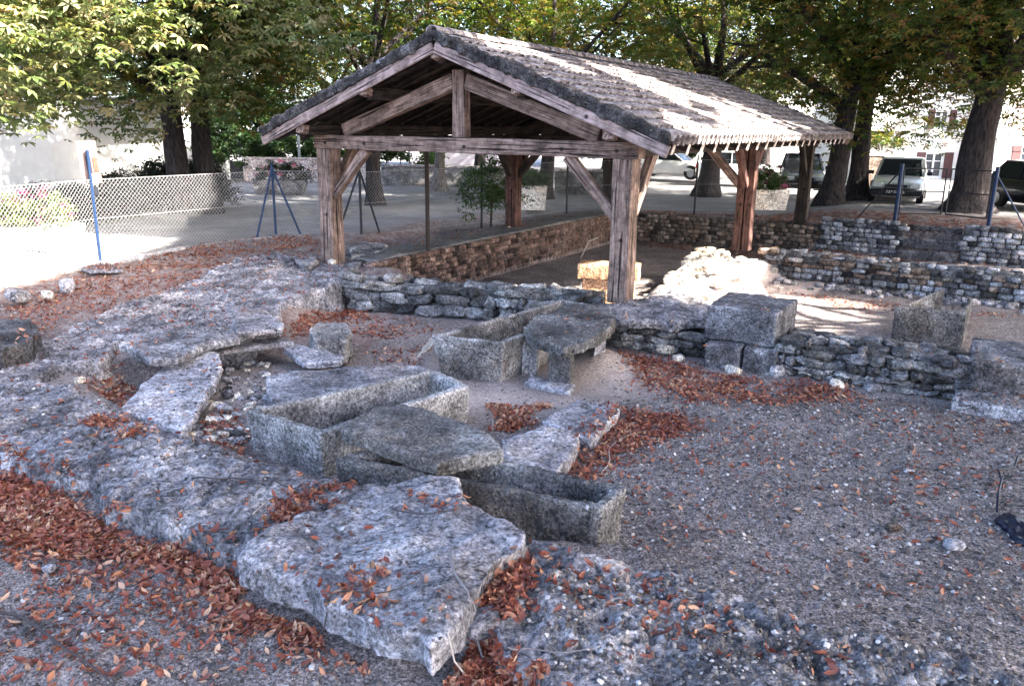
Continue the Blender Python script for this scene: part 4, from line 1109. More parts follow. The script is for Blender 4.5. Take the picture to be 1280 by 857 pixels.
# ------------------------------------------------------------------ surfaces for litter
def bvh_all():
    V = []; F_ = []; n0 = 0
    bpy.context.view_layer.update()
    for o in RECV:
        me = o.data; n = len(me.vertices); co = np.empty(n*3, np.float32); me.vertices.foreach_get('co', co); co = co.reshape(-1, 3)
        Mw = np.array(o.matrix_world); co = co @ Mw[:3, :3].T+Mw[:3, 3]
        V.append(co); me.calc_loop_triangles(); m = len(me.loop_triangles); t_ = np.empty(m*3, np.int32); me.loop_triangles.foreach_get('vertices', t_)
        F_.append(t_.reshape(-1, 3)+n0); n0 += n
    return BVHTree.FromPolygons(np.concatenate(V).tolist(), np.concatenate(F_).tolist())
BV = bvh_all()
def drop(P2):
    """rest points on whatever lies below"""
    X_ = P2[:, 0][:, None]; Y_ = P2[:, 1][:, None]; e = .03
    z = near_h(X_, Y_)[:, 0]; zx = near_h(X_+e, Y_)[:, 0]; zy = near_h(X_, Y_+e)[:, 0]
    Nn = np.stack([-(zx-z)/e, -(zy-z)/e, np.ones(len(z))], 1); Nn /= np.linalg.norm(Nn, axis=1, keepdims=True)
    hit = np.zeros(len(z), bool)
    for i in range(len(z)):
        r_ = BV.ray_cast(Vector((P2[i, 0], P2[i, 1], 1.6)), Vector((0, 0, -1)))
        if r_[0] is not None and r_[0].z > z[i]:
            z[i] = r_[0].z; Nn[i] = r_[1] if r_[1].z > 0 else -r_[1]; hit[i] = True
    return z, Nn, hit
def rots_on(Nn, tilt):
    n = len(Nn); nz = Nn+rng.normal(0, tilt, Nn.shape); nz[:, 2] = np.abs(nz[:, 2]); nz /= np.linalg.norm(nz, axis=1, keepdims=True)
    az = rng.uniform(0, 2*math.pi, n); x = np.stack([np.cos(az), np.sin(az), 0*az], 1); x -= nz*(x*nz).sum(1, keepdims=True); x /= np.linalg.norm(x, axis=1, keepdims=True)
    return np.stack([x, np.cross(nz, x), nz], 2)
# leaf shape: a curled leaflet
def litter_leaf(cu=.3, w_=.2):
    V = [(-.5, 0, .02), (-.15, w_, .1*cu+.04), (-.15, -w_, .1*cu+.04), (.2, w_*.9, cu*.35), (.2, -w_*.9, cu*.35), (.5, 0, cu*.9), (-.15, 0, -.01), (.2, 0, .03)]
    F_ = [(0, 6, 1), (0, 2, 6), (6, 7, 3), (6, 3, 1), (6, 2, 4), (6, 4, 7), (7, 5, 3), (7, 4, 5)]
    return np.array(V), np.array(F_)
zones = [  # polygon px, z, leaves, pile height
    ([(-60, 560), (0, 578), (60, 600), (150, 645), (262, 695), (400, 755), (520, 815), (470, 800), (380, 790), (290, 760), (200, 715), (120, 695), (60, 690), (0, 680), (-60, 670)], .2, 7200, .04),
    ([(400, 745), (530, 812), (560, 857), (440, 830), (330, 800), (250, 770)], .16, 900, .02),
    ([(540, 815), (590, 795), (640, 820), (700, 850), (720, 890), (560, 900), (540, 850)], .18, 2600, .05),
    ([(590, 785), (625, 725), (655, 705), (668, 730), (640, 780)], .34, 700, .04),
    ([(330, 660), (345, 620), (400, 600), (450, 598), (440, 612), (380, 640)], .36, 420, .02),
    ([(108, 520), (150, 528), (205, 548), (150, 550), (105, 535)], .36, 350, .015),
    ([(110, 475), (150, 462), (185, 470), (160, 500), (130, 498)], .15, 420, .03),
    ([(245, 520), (300, 510), (310, 570), (270, 550), (215, 535)], .12, 300, .02),
    ([(-20, 345), (120, 332), (260, 305), (400, 300), (430, 330), (300, 360), (100, 410), (-20, 420)], .42, 1700, .0),
    ([(0, 375), (90, 345), (200, 318), (340, 300), (372, 300), (360, 320), (290, 335), (250, 350), (160, 380), (40, 410), (0, 412)], .42, 3200, .01),
    ([(150, 320), (345, 297), (400, 297), (396, 316), (250, 322)], .45, 1200, .02),
    ([(352, 410), (400, 392), (440, 380), (460, 386), (400, 405), (360, 425)], .05, 900, .02),
    ([(440, 392), (520, 400), (560, 410), (520, 425), (440, 430)], .0, 450, .01),
    ([(450, 440), (540, 425), (545, 455), (480, 462)], .0, 180, .01),
    ([(608, 505), (690, 508), (650, 535), (618, 540)], .0, 800, .03),
    ([(700, 600), (730, 560), (780, 510), (850, 520), (880, 535), (820, 555), (770, 580), (740, 605)], .0, 1800, .02),
    ([(780, 440), (830, 450), (960, 480), (1060, 480), (1070, 500), (980, 512), (900, 500), (860, 505), (800, 480), (775, 460)], .0, 3000, .02),
    ([(800, 255), (1000, 262), (1280, 283), (1280, 291), (1000, 280), (806, 265)], .65, 3500, .01),
    ([(1000, 318), (1280, 338), (1280, 350), (1000, 326)], -.2, 700, .01),
    ([(960, 358), (1110, 378), (1280, 395), (1280, 400), (1100, 392), (960, 372)], -.05, 500, .01),
    ([(440, 300), (700, 266), (740, 268), (600, 300), (520, 318)], .4, 900, .01),
    ([(690, 395), (765, 385), (760, 410), (700, 425)], .6, 25, .0),
    ([(420, 735), (480, 700), (490, 720), (450, 748)], .5, 60, .01), ([(500, 615), (590, 625), (600, 640), (560, 645), (505, 635)], .5, 40, .0),
    ([(0, 660), (300, 760), (560, 830), (560, 857), (0, 857)], .14, 900, .0), ([(760, 430), (1280, 500), (1280, 600), (760, 700)], .0, 350, .0), ([(760, 520), (1280, 500), (1280, 800), (800, 700)], .0, 700, .0),
    ([(-40, 440), (260, 440), (620, 857), (-40, 857)], .33, 380, .0), ([(640, 700), (1280, 857), (700, 857)], .2, 260, .0),
    ([(0, 440), (440, 330), (430, 370), (100, 470)], .4, 450, .0)]
PP = []; HH = []; EE = []
for pts_, z_, n_, ph in zones:
    W_ = np.array(ppx(pts_, z_)); lo = W_.min(0); hi = W_.max(0); got = 0
    while got < n_:
        q = rng.uniform(lo, hi, (n_*2, 2))
        sd0 = poly_sd(q[:, 0], q[:, 1], W_.tolist())
        dens = fbm(np.c_[q*1.9, np.zeros(len(q))], 3, 77)
        k = (sd0 > -.05-.22*dens-.12*rng.random(len(q))**2) & ((dens > -.25) | (rng.random(len(q)) < .35) | (n_ < 100)) & (rng.random(len(q)) < np.clip(.25+sd0*5, .2, 1))
        q = q[k][:n_-got]; PP.append(q); HH.append(rng.random(len(q))*ph); EE.append(np.full(len(q), z_+.13 if ph > .015 else 9.)); got += max(1, len(q))
P2 = np.concatenate(PP); HH = np.concatenate(HH)
z_, Nn, hit = drop(P2)
kp_ = z_ < np.concatenate(EE); P2 = P2[kp_]; z_ = z_[kp_]; Nn = Nn[kp_]; HH = HH[kp_]
n = len(P2); P3 = np.c_[P2, z_+.008+HH]
kinds_ = [litter_leaf(.28, .17), litter_leaf(.55, .2), litter_leaf(.12, .22)]
Vs = []; Fs = []; n0 = 0; sel = rng.integers(0, 3, n)
dist = np.linalg.norm(P2, axis=1)
for k in range(3):
    i_ = sel == k; Rm = rots_on(Nn[i_], .42); sc = .03+.055*rng.random(i_.sum())**.8; sc[rng.random(len(sc)) < .25] *= .5
    V, F_ = scatter(P3[i_], kinds_[k][0], kinds_[k][1], Rm, sc); Vs.append(V); Fs.append(F_+n0); n0 += len(V)
o = obj('fallen_leaves', mesh_np('fallen_leaves', np.concatenate(Vs), np.concatenate(Fs), M['litter']))
tag(o, 'drifts of rusty brown fallen chestnut leaves over soil and stones', 'leaf litter', kind='stuff')

# pebbles
def pebbles():
    pz = [([(690, 690), (850, 738), (1050, 808), (1300, 880), (1300, 515), (900, 480), (780, 500), (700, 600)], 0, 30000), ([(620, 740), (900, 745), (1290, 870), (1000, 900), (700, 870)], .2, 5000),
          ([(0, 690), (260, 760), (560, 830), (560, 900), (-20, 900)], .15, 2600), ([(230, 440), (340, 450), (330, 560), (240, 540)], .1, 1500),
          ([(590, 480), (800, 450), (780, 510), (600, 540)], 0, 900), ([(-20, 440), (250, 440), (620, 800), (-20, 600)], .35, 2600), ([(0, 350), (400, 300), (430, 330), (0, 440)], .4, 1500),
          ([(860, 440), (1200, 500), (1200, 520), (860, 480)], 0, 700), ([(440, 390), (540, 400), (540, 460), (400, 450)], 0, 500)]
    PP = []
    for pts_, z0, n_ in pz:
        W_ = np.array(ppx(pts_, z0)); q = rng.uniform(W_.min(0), W_.max(0), (n_*3, 2)); k = poly_sd(q[:, 0], q[:, 1], W_.tolist()) > 0
        PP.append(q[k][:n_])
    P2 = np.concatenate(PP); z_, Nn, hit = drop(P2); n = len(P2)
    base = np.array([(1, 0, 0), (0, 1, .1), (-1, .1, 0), (0, -1, 0), (.1, 0, .6), (.55, .55, .35), (-.6, -.5, .3), (0, 0, -.4)])*.5
    Fp = np.array([(0, 5, 4), (5, 1, 4), (1, 2, 4), (2, 6, 4), (6, 3, 4), (3, 0, 4), (0, 1, 5), (2, 3, 6)])
    sc = .0035+.013*rng.random(n)**5*1.6
    V, F_ = scatter(np.c_[P2, z_+sc*.1], base, Fp, rots_on(Nn, .35), sc*2)
    a = N('pebble_stone'); r_ = a.n('ShaderNodeNewGeometry').outputs['Random Per Island']
    m = a.out(a.ramp(r_, [(.0, (.03, .026, .025)), (.45, (.1, .086, .078)), (.8, (.22, .195, .18)), (.98, (.48, .44, .42))]), .85)
    o = obj('gravel', mesh_np('gravel', V, F_, m)); tag(o, 'loose gravel and stone chips over the court and footing', 'gravel', kind='stuff')
pebbles()

# twigs
M['twig_dark'] = plain('dark_twig', (.05, .04, .04), .8, 0, .3); M['twig_pale'] = plain('pale_twig', (.36, .31, .28), .8, 0, .3); M['grey_twig'] = plain('grey_twig', (.17, .15, .155), .8, 0, .3)
def twig(pts_, r_, mat, label, z=None, lift=.02):
    W_ = np.array([at2(p[0], p[1], z) for p in pts_]); t_ = np.linspace(0, len(W_)-1, (len(W_)-1)*5+1)
    q = np.stack([np.interp(t_, range(len(W_)), W_[:, k]) for k in (0, 1)], 1)
    for _ in range(2): q[1:-1] = (q[:-2]+q[1:-1]*2+q[2:])/4
    zz, _, _ = drop(q.copy()); zz = np.maximum(zz, np.convolve(np.pad(zz, 2, 'edge'), np.ones(5)/5, 'valid'))
    P_ = [(a_, b_, c_+lift+r_) for (a_, b_), c_ in zip(q, zz)]
    mb = MB().tube(P_, [r_*(1-.55*i/len(P_)) for i in range(len(P_))], 6)
    tag(mb.build('twig', M[mat], None, True), label, 'twig')
twig([(0, 764), (25, 768), (60, 795), (90, 822), (120, 838), (150, 862)], .011, 'twig_dark', 'long dark twig at the lower left corner', .15)
twig([(563, 720), (566, 750), (590, 782), (620, 815), (660, 840), (700, 858), (740, 862)], .009, 'grey_twig', 'long curved grey twig running off the big slab', .35)
twig([(240, 598), (290, 600), (345, 605), (375, 618)], .006, 'twig_dark', 'slim dark twig on the footing behind the big slab', .36)
twig([(395, 750), (440, 742), (480, 745), (520, 735)], .005, 'twig_dark', 'thin twig in the hollow of the big slab', .5)
twig([(490, 640), (530, 650), (565, 648), (575, 640)], .005, 'twig_dark', 'thin curved twig on the top of the big slab', .5)
twig([(316, 645), (330, 630), (342, 622)], .006, 'twig_pale', 'pale forked twig in the leaves behind the big slab', .36)
twig([(752, 592), (763, 580), (760, 562), (780, 548), (806, 540)], .006, 'twig_pale', 'pale bent twig in the leaves right of the flat slabs', 0)
twig([(616, 540), (616, 520), (622, 512)], .006, 'twig_pale', 'pale curved twig beside the far flat slab', 0)
twig([(635, 842), (660, 838), (700, 845), (740, 838)], .006, 'grey_twig', 'thin grey twig crossing at the bottom edge', .2)
twig([(560, 853), (600, 843), (640, 850)], .006, 'twig_pale', 'pale twig in the bottom leaf drift', .2)
x, y, z = at(728, 317, -.3)
o = MB().tube([at(726, 322, -.3), (at(736, 306, -.1)[0], at(736, 306, -.1)[1], .0), at_depth(748, 297, at(736, 306, -.1)[1]+.2)], .02, 6).build('stick', M['twig_pale']); tag(o, 'pale bent stick leaning in the pit behind the golden block', 'stick')

# black plastic sheet at the right edge
M['plastic'] = plain('black_plastic', (.008, .01, .022), .3, 0, .3, 30)
def sheet():
    W_ = ppx([(1248, 652), (1256, 640), (1280, 648), (1340, 668), (1330, 690), (1290, 684), (1266, 670)], .02)
    mb = MB().prism(W_, -.02, .035)
    o = rock('plastic_bag', mb, M['plastic'], None, .02, .035, 7, recv=False); tag(o, 'crumpled black plastic sheet at the right edge of the gravel', 'plastic bag')
    P_ = [at2(*p, .02) for p in ((1290, 565), (1272, 572), (1268, 585), (1247, 588), (1252, 600), (1248, 615), (1246, 640))]
    o = MB().tube([(a_, b_, .03) for a_, b_ in P_], .011, 6).build('black_strap', M['plastic'], None, True); tag(o, 'black plastic strip winding up from the crumpled sheet', 'strap')
sheet()

# ------------------------------------------------------------------ shrubs, planters
def bush_mesh(name, rx, ry, rz, clumps, per, mat, size=.4, seed=0, cr=.25):
    p, _ = crown_points(rx, ry, rz, clumps, per, cr, seed, -.3)
    return crown_mesh(name, p, mat, False, size, .9)
def bush(name, x, y, z, rx, ry, rz, label, mat='hedge', clumps=60, per=26, size=.45, seed=1, cat='bush', flowers=0):
    t = thing(name, label, cat, (x, y, z))
    o = obj('foliage', bush_mesh('foliage', rx, ry, rz, clumps, per, M[mat], size, seed), t); o.location = (0, 0, rz*.6); o['kind'] = 'stuff'
    MB().tube([(0, 0, -.1), (.03, .02, rz*.8)], .03, 5).build('stem', M['bark'], t)
    if flowers:
        o = obj('flowers', bush_mesh('flowers', rx*.95, ry*.95, rz*1.02, flowers, 9, M['flower'], .25, seed+5, .12), t); o.location = (0, 0, rz*.66); o['kind'] = 'stuff'
    return t
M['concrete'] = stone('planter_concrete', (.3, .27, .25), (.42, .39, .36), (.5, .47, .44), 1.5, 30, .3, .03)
M['plaster'] = plain('white_plaster', (.86, .85, .83), .8, 0, .15, 3, .06)
M['plaster_lilac'] = plain('lilac_grey_render', (.42, .4, .46), .8, 0, .1, 2, .1)
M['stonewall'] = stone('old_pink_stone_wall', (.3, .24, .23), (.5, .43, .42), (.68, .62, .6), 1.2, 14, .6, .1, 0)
M['shutter'] = plain('brown_shutter_paint', (.1, .045, .045), .6, 0, .1, 30, .2)
M['frame'] = plain('white_window_frame', (.75, .75, .75), .5)
M['glass'] = plain('dark_window_glass', (.05, .06, .07), .08)
def planter(px, py, z, w_, d_, h_, label, rz=0, fl=8, seed=1, mat='hedge_dark', bush_h=.35, tone='concrete'):
    x, y = at2(px, py, z); t = thing('planter', label, 'planter', (x, y+d_/2, z), rz, 'flower planters')
    mb = MB(); th = .07
    V = []
    for zz, k in ((-.02, .9), (h_, 1)): V += [(a_*w_/2*k, b_*d_/2*k, zz) for a_, b_ in ((-1, -1), (1, -1), (1, 1), (-1, 1))]
    V += [(a_*(w_/2-th), b_*(d_/2-th), h_) for a_, b_ in ((-1, -1), (1, -1), (1, 1), (-1, 1))]+[(a_*(w_/2-th), b_*(d_/2-th), h_-.12) for a_, b_ in ((-1, -1), (1, -1), (1, 1), (-1, 1))]
    F_ = [(3, 2, 1, 0), (12, 13, 14, 15)]
    for i in range(4):
        j = (i+1) % 4; F_ += [(i, j, 4+j, 4+i), (4+i, 4+j, 8+j, 8+i), (8+i, 8+j, 12+j, 12+i)]
    MB().add(V, F_).build('box', M[tone], t)
    o = obj('foliage', bush_mesh('foliage', w_*.5, d_*.5, bush_h, 46, 22, M[mat], .5, seed, .16), t); o.location = (0, 0, h_+bush_h*.35); o['kind'] = 'stuff'
    o = obj('flowers', bush_mesh('flowers', w_*.48, d_*.45, bush_h, fl, 14, M['flower'], .3, seed+3, .1), t); o.location = (0, 0, h_+bush_h*.5); o['kind'] = 'stuff'
    return t
planter(958, 262, .7, 1.35, .8, .6, 'pale concrete planter with pink flowers behind the middle right post', seed=2, fl=16, mat='hedge', bush_h=.45)
planter(662, 262, .5, 1.1, .8, .75, 'concrete planter box half hidden by the middle left post', seed=3, fl=1, mat='hedge')
planter(348, 244, .42, 1.9, .9, .55, 'long dark planter of red flowers beyond the blue braced fence post', seed=4, fl=10, tone='ashlar', bush_h=.5)
planter(22, 318, .42, 2.0, .9, .55, 'white planter with pink flowers and a tall spray at the left edge', seed=5, fl=14, tone='plaster', mat='leaf_bright', bush_h=.45)
x, y = at2(40, 300, .42)
bush('flower_spray', x, y+.6, .9, .3, .3, .5, 'tall pink flowering spray rising from the left planter', 'hedge', 14, 16, .4, 9, 'flowers', 12)
x, y = at2(200, 256, .42)
for i, (px, py, rx, rz_, lb) in enumerate(((252, 262, 1.0, 1.0, 'dark block of hedge and painted road shade between fence and twin trunks, right end'), (212, 264, 1.1, .95, 'dark block of hedge and painted road shade in front of the twin trunks, second from right'), (165, 270, 1.1, .8, 'dark block of hedge and painted road shade beyond the fence, third from right'), (118, 276, 1.1, .62, 'low dark block of hedge and painted road shade behind the left fence post'), (75, 282, 1.0, .55, 'low dark block of hedge and painted road shade at the left, next to the flower planter'))):
    x, y = at2(px, py, .42); bush('hedge', x, y, .42, rx, .7, rz_, lb, 'hedge_dark', 120, 26, .5, 20+i, 'hedge', 2)  # dark foliage stands in for hedge and the shade on the road
x, y = at2(606, 285, .42)
bush('oleander', x+.15, y+.5, .5, .75, .6, 1.25, 'upright green shrub behind the fence post left of the middle left post', 'hedge', 60, 22, .45, 30)
for i, (px, Yd, z, rx, rz_, lb) in enumerate(((330, 40, .4, 3.4, 2.6, 'bright green laurel mass behind the planter, above the low pink wall'), (385, 41, .4, 3, 2.4, 'green laurel mass behind the thin lamp pole'), (295, 46, .4, 2.6, 3.2, 'tall green shrub left of the laurel mass'),
      (200, 50, .4, 4, 4.2, 'dark green trees behind the white wing'), (500, 44, .4, 2.4, 2.4, 'small green tree beside the lilac building'), (908, 52, .5, 3, 2.2, 'green hedge between the white cars'))):
    x, y, _ = at_depth(px, 190, Yd); bush('shrub', x, y, z, rx, 1.6, rz_, lb, 'hedge', 150, 30, 1.0, 40+i)
x, y, z = at_depth(1104, 172, 42.5)
bush('climbing_vine', x, y, z-.5, 1.0, .35, .55, 'green vine hanging on the white house above the hatchback', 'leaf', 40, 20, .7, 60, 'vine')

# ------------------------------------------------------------------ buildings and far walls
def wall_panel(name, p, q, z0, z1, th, mat, t, openings=(), base=None):
    """a wall from p to q (facing the viewer) with real openings: (s0,s1,z0,z1)"""
    p = Vector((*p, 0)); q = Vector((*q, 0)); d = (q-p); L = d.length; d.normalize(); n_ = Vector((-d.y, d.x, 0))
    if n_.y < 0: n_ = -n_
    ss = sorted({0, L, *[o_[0] for o_ in openings], *[o_[1] for o_ in openings]}); zs = sorted({z0, z1, *[o_[2] for o_ in openings], *[o_[3] for o_ in openings]})
    mb = MB()
    for a_, b_ in zip(ss[:-1], ss[1:]):
        for c_, e_ in zip(zs[:-1], zs[1:]):
            if any(o_[0] <= (a_+b_)/2 <= o_[1] and o_[2] <= (c_+e_)/2 <= o_[3] for o_ in openings): continue
            V = [p+d*a_, p+d*b_, p+d*b_+n_*th, p+d*a_+n_*th]
            mb.add([(v.x, v.y, c_) for v in V]+[(v.x, v.y, e_) for v in V], [(0, 1, 5, 4), (1, 2, 6, 5), (2, 3, 7, 6), (3, 0, 4, 7), (4, 5, 6, 7), (3, 2, 1, 0)])
    o = mb.build(name, mat, t); o.matrix_parent_inverse = Matrix.Translation(-Vector(t.location))
    return p, d, n_
def put(mb, nm, mat, t, parent=None):
    o = mb.build(nm, mat, parent or t)
    o.matrix_parent_inverse = Matrix.Translation(-Vector(t.location)) if parent is None else Matrix.Identity(4)
    return o
def window(p, d, n_, s0, s1, z0, z1, t, shutters=True, bars=2, rows=3):
    f = MB(); w_ = .07; a_ = p+d*s0+n_*.1; b_ = p+d*s1+n_*.1
    def bar(x0, x1, c0, c1, dp=.06): 
        q = a_+d*((x0+x1)/2); f.box((q.x, q.y, (c0+c1)/2), (x1-x0, dp, c1-c0), Matrix.Rotation(math.atan2(d.y, d.x), 3, 'Z'))
    W_ = s1-s0
    bar(0, w_, z0, z1); bar(W_-w_, W_, z0, z1); bar(w_, W_-w_, z0, z0+w_); bar(w_, W_-w_, z1-w_, z1)
    bar(W_/2-.05, W_/2+.05, z0+w_, z1-w_, .062)
    for k in range(1, rows): zc = z0+(z1-z0)*k/rows; bar(w_, W_/2-.05, zc-.02, zc+.02, .05); bar(W_/2+.05, W_-w_, zc-.02, zc+.02, .05)
    o = put(f, 'window_frame', M['frame'], t)
    g = MB(); q = (a_+b_)/2+n_*.05; g.box((q.x, q.y, (z0+z1)/2), (W_-.02, .012, z1-z0-.02), Matrix.Rotation(math.atan2(d.y, d.x), 3, 'Z'))
    put(g, 'pane', M['glass'], t)
    if shutters:
        for s_ in (s0-W_*.52, s1+.02):
            g = MB(); q = p+d*(s_+W_*.25)-n_*.035; g.box((q.x, q.y, (z0+z1)/2), (W_*.48, .04, z1-z0+.06), Matrix.Rotation(math.atan2(d.y, d.x), 3, 'Z'))
            for k in (.2, .8): g.box((q.x-n_.x*.03, q.y-n_.y*.03, z0+(z1-z0)*k), (W_*.46, .03, .07), Matrix.Rotation(math.atan2(d.y, d.x), 3, 'Z'))
            put(g, 'shutter', M['shutter'], t)
# left white house and its wing
pa = Vector((*at2(-160, 268, .4), 0)); pb = Vector((*at2(72, 247, .4), 0)); pc = Vector((*at2(188, 231, .4), 0))
t = thing('white_house', 'tall white plastered house at the left edge with a small upper window', 'house', (pa.x, pa.y, .4))
L_ = (pb-pa).length
def s_of(p, d, px, py_z=160):       # where along the wall a pixel column falls
    ray = fw*FPX+rt*(px-640)-upv*(py_z-428.5); r2 = Vector((ray.x, ray.y)); den = r2.x*d.y-r2.y*d.x
    return (p.x*(-r2.y)+p.y*r2.x)/(-den) if den else 0
def s_at(p, d, px, py=160):
    ray = fw*FPX+rt*(px-640)-upv*(py-428.5)
    a = np.array([[ray.x, -d.x], [ray.y, -d.y]]); k, s_ = np.linalg.solve(a, np.array([p.x, p.y])); return s_, EYE+ray.z*k
d0 = (pb-pa).normalized()
s0, z0_ = s_at(pa, d0, 3, 134); s1, z1_ = s_at(pa, d0, 9, 112)
sa, zt_ = s_at(pa, d0, -8, 112); sb, zb_ = s_at(pa, d0, 8, 133)
P_, D_, N_ = wall_panel('wall', pa.xy, pb.xy, .2, 6.4, .4, M['plaster'], t, [(sa, sb, zb_, zt_)])
window(P_, D_, N_, sa, sb, zb_, zt_, t)
put(MB().bar((pa.x, pa.y+2.5, 6.5), (pb.x, pb.y+2.5, 6.5), 6.2, .2), 'roof', M['tile'], t)
bk = MB(); 
wall_panel('side_wall', (pb.x-.5, pb.y+.1), (pb.x-3.5, pb.y+6), .2, 6.4, .3, M['plaster'], t)
t = thing('white_wing', 'low plain white plastered wing, right of the tall house', 'house', (pb.x, pb.y, .4))
d1 = (pc-pb).normalized(); q0, zd1 = s_at(pb, d1, 104, 178); q1, zd0 = s_at(pb, d1, 119, 235)
P_, D_, N_ = wall_panel('wall', pb.xy, pc.xy, .2, 3.75, .4, M['plaster'], t)
wall_panel('side_wall', pc.xy, (pc.x+.6, pc.y+6), .2, 3.75, .3, M['plaster'], t)
put(MB().bar((pb.x, pb.y+1.8, 3.85), (pc.x, pc.y+1.8, 3.85), 4.2, .14), 'roof', M['tile'], t)
# stone gate wall and low walls on the far left
def simple_wall(name, label, px0, px1, Y0, Y1, z0, z1, mat, th=.35, courses=0, cat='wall'):
    a_ = Vector(at_depth(px0, 160, Y0)); b_ = Vector(at_depth(px1, 160, Y1)); a_.z = b_.z = z0
    t = thing(name, label, cat, (a_.x, a_.y, z0)); d = (b_-a_).normalized(); L = (b_-a_).length
    mb = MB().bar(a_+Vector((0, 0, (z1-z0)/2)), b_+Vector((0, 0, (z1-z0)/2)), th, z1-z0)
    o = rock('wall_body', mb, mat, None, .09, .03, 1.2, recv=False); o.parent = t; o.matrix_parent_inverse = Matrix.Translation(-Vector(t.location))
    mb = MB().bar(a_+Vector((0, 0, z1-z0+.05)), b_+Vector((0, 0, z1-z0+.05)), th+.08, .08); put(mb, 'coping', M['stonewall'], t)
    return t
simple_wall('garden_wall', 'brown stone garden wall between wing and twin trunks', 190, 250, 44, 44, .4, 3.2, M['rubble_brown'])
simple_wall('low_wall', 'low white roadside wall behind the twin trunks', 180, 285, 41, 41, .4, 1.2, M['plaster'])
simple_wall('low_wall', 'low pinkish roadside wall under the laurels', 302, 470, 38.5, 38.5, .4, 1.45, M['stonewall'])
simple_wall('gate_pier', 'slim white gate pier left of the dark iron gate', 279, 283, 39.5, 39.5, .4, 2.6, M['plaster'], .4)
simple_wall('low_wall', 'dark low rubble wall behind the pale trunked chestnut', 476, 655, 37.6, 36.5, .4, 1.25, M['rubble'])
simple_wall('low_wall', 'dark stone terrace wall right of the middle left post', 694, 770, 33.5, 33.2, .45, 1.35, M['rubble'])
simple_wall('low_wall', 'low brown wall left of the grey hatchback', 1078, 1112, 37, 37, .6, 2.0, M['rubble_brown'])
# iron gate
a_ = Vector(at_depth(284, 160, 39.5)); b_ = Vector(at_depth(300, 160, 39.5)); a_.z = b_.z = .45
t = thing('iron_gate', 'dark grey iron gate between gate pier and pink wall', 'gate', a_)
put(MB().bar(a_+Vector((0, 0, .45)), b_+Vector((0, 0, .45)), .04, .8), 'lower_panel', M['darkpost'], t)
for k in range(6):
    q = a_.lerp(b_, k/5); put(MB().tube([q+Vector((0, 0, .85)), q+Vector((0, 0, 2.1))], .02, 5), 'bar', M['darkpost'], t)
put(MB().bar(a_+Vector((0, 0, 2.0)), b_+Vector((0, 0, 2.0)), .04, .05), 'top_rail', M['darkpost'], t)
# thin lamp pole
x, y = at2(376, 228, .42)
tag(MB().tube([(x, y, .3), (x, y, 4.6)], .06, 8).build('lamp_pole', plain('grey_green_pole', (.25, .28, .27), .5)), 'thin grey pole just left of the left front post', 'pole')
# lilac building and white house seen through the shelter
def far_house(name, label, px0, px1, Yd, z1, mat, ops=(), roof=True, shutters=True):
    a_ = Vector(at_depth(px0, 160, Yd)); b_ = Vector(at_depth(px1, 160, Yd)); a_.z = b_.z = 0
    t = thing(name, label, 'house', (a_.x, a_.y, .4)); d = (b_-a_).normalized(); O = []
    for (x0, y0, x1, y1, fr_) in ops:
        sA, zA = s_at(a_, d, x0, y0); sB, zB = s_at(a_, d, x1, y1); O.append((sA, sB, zB, zA))
    P_, D_, N_ = wall_panel('wall', a_.xy, b_.xy, .2, z1, .4, mat, t, O)
    wall_panel('back', (a_.x, a_.y+7), (b_.x, b_.y+7), .2, z1, .3, mat, t)
    for k, o_ in enumerate(O): window(P_, D_, N_, *o_, t, shutters)
    for q in (a_, b_):
        put(MB().bar((q.x, q.y+.45, (z1+.2)/2), (q.x, q.y+7, (z1+.2)/2), .3, z1-.21), 'side_wall', mat, t)
    if roof:
        m_ = (a_+b_)/2; V = [(a_.x-.3, a_.y-.4, z1), (b_.x+.3, b_.y-.4, z1), (b_.x+.3, b_.y+7.4, z1), (a_.x-.3, a_.y+7.4, z1), (a_.x-.3, a_.y+3.5, z1+1.8), (b_.x+.3, b_.y+3.5, z1+1.8)]
        put(MB().add(V, [(0, 1, 5, 4), (2, 3, 4, 5), (0, 4, 3), (1, 2, 5), (3, 2, 1, 0)]), 'roof', M['tile'], t)
    return t
far_house('lilac_building', 'lilac grey rendered building with a low dark door seen through the shelter', 512, 622, 52, 4.6, M['plaster_lilac'], [(560, 206, 590, 218, 1)], shutters=False)
far_house('far_house', 'white house with a dark row of windows seen between the posts', 690, 800, 56, 5.6, M['plaster'], [(718, 192, 730, 200, 1), (733, 192, 745, 200, 1)], shutters=False)
far_house('far_house', 'long white house at the back of the square behind the white cars', 800, 1075, 62, 6.2, M['plaster'], [(850, 150, 870, 172, 1), (1000, 150, 1020, 172, 1)])
far_house('white_house', 'white house with brown shutters behind the grey hatchback', 1080, 1236, 43, 6.6, M['plaster'], [(1158, 191, 1176, 222, 1), (1170, 138, 1184, 161, 1)])
a_ = far_house('stone_house', 'pink rough stone house at the right edge with a white drainpipe', 1246, 1420, 41, 6.4, M['stonewall'], [(1278, 183, 1296, 210, 1)])
x, y, _ = at_depth(1243, 190, 40.8)
tag(MB().tube([(x, y, .5), (x, y, 6.3)], .09, 8).build('drainpipe', M['frame']), 'white drainpipe between the white house and the pink stone house', 'drainpipe')
x, y, _ = at_depth(1237, 190, 43.6)
tag(MB().box((x, y, 3.2), (.9, .5, 5.6)).build('door_recess', plain('grey_recess', (.2, .19, .19), .8)), 'grey narrow door panel between the two right-hand houses', 'door')

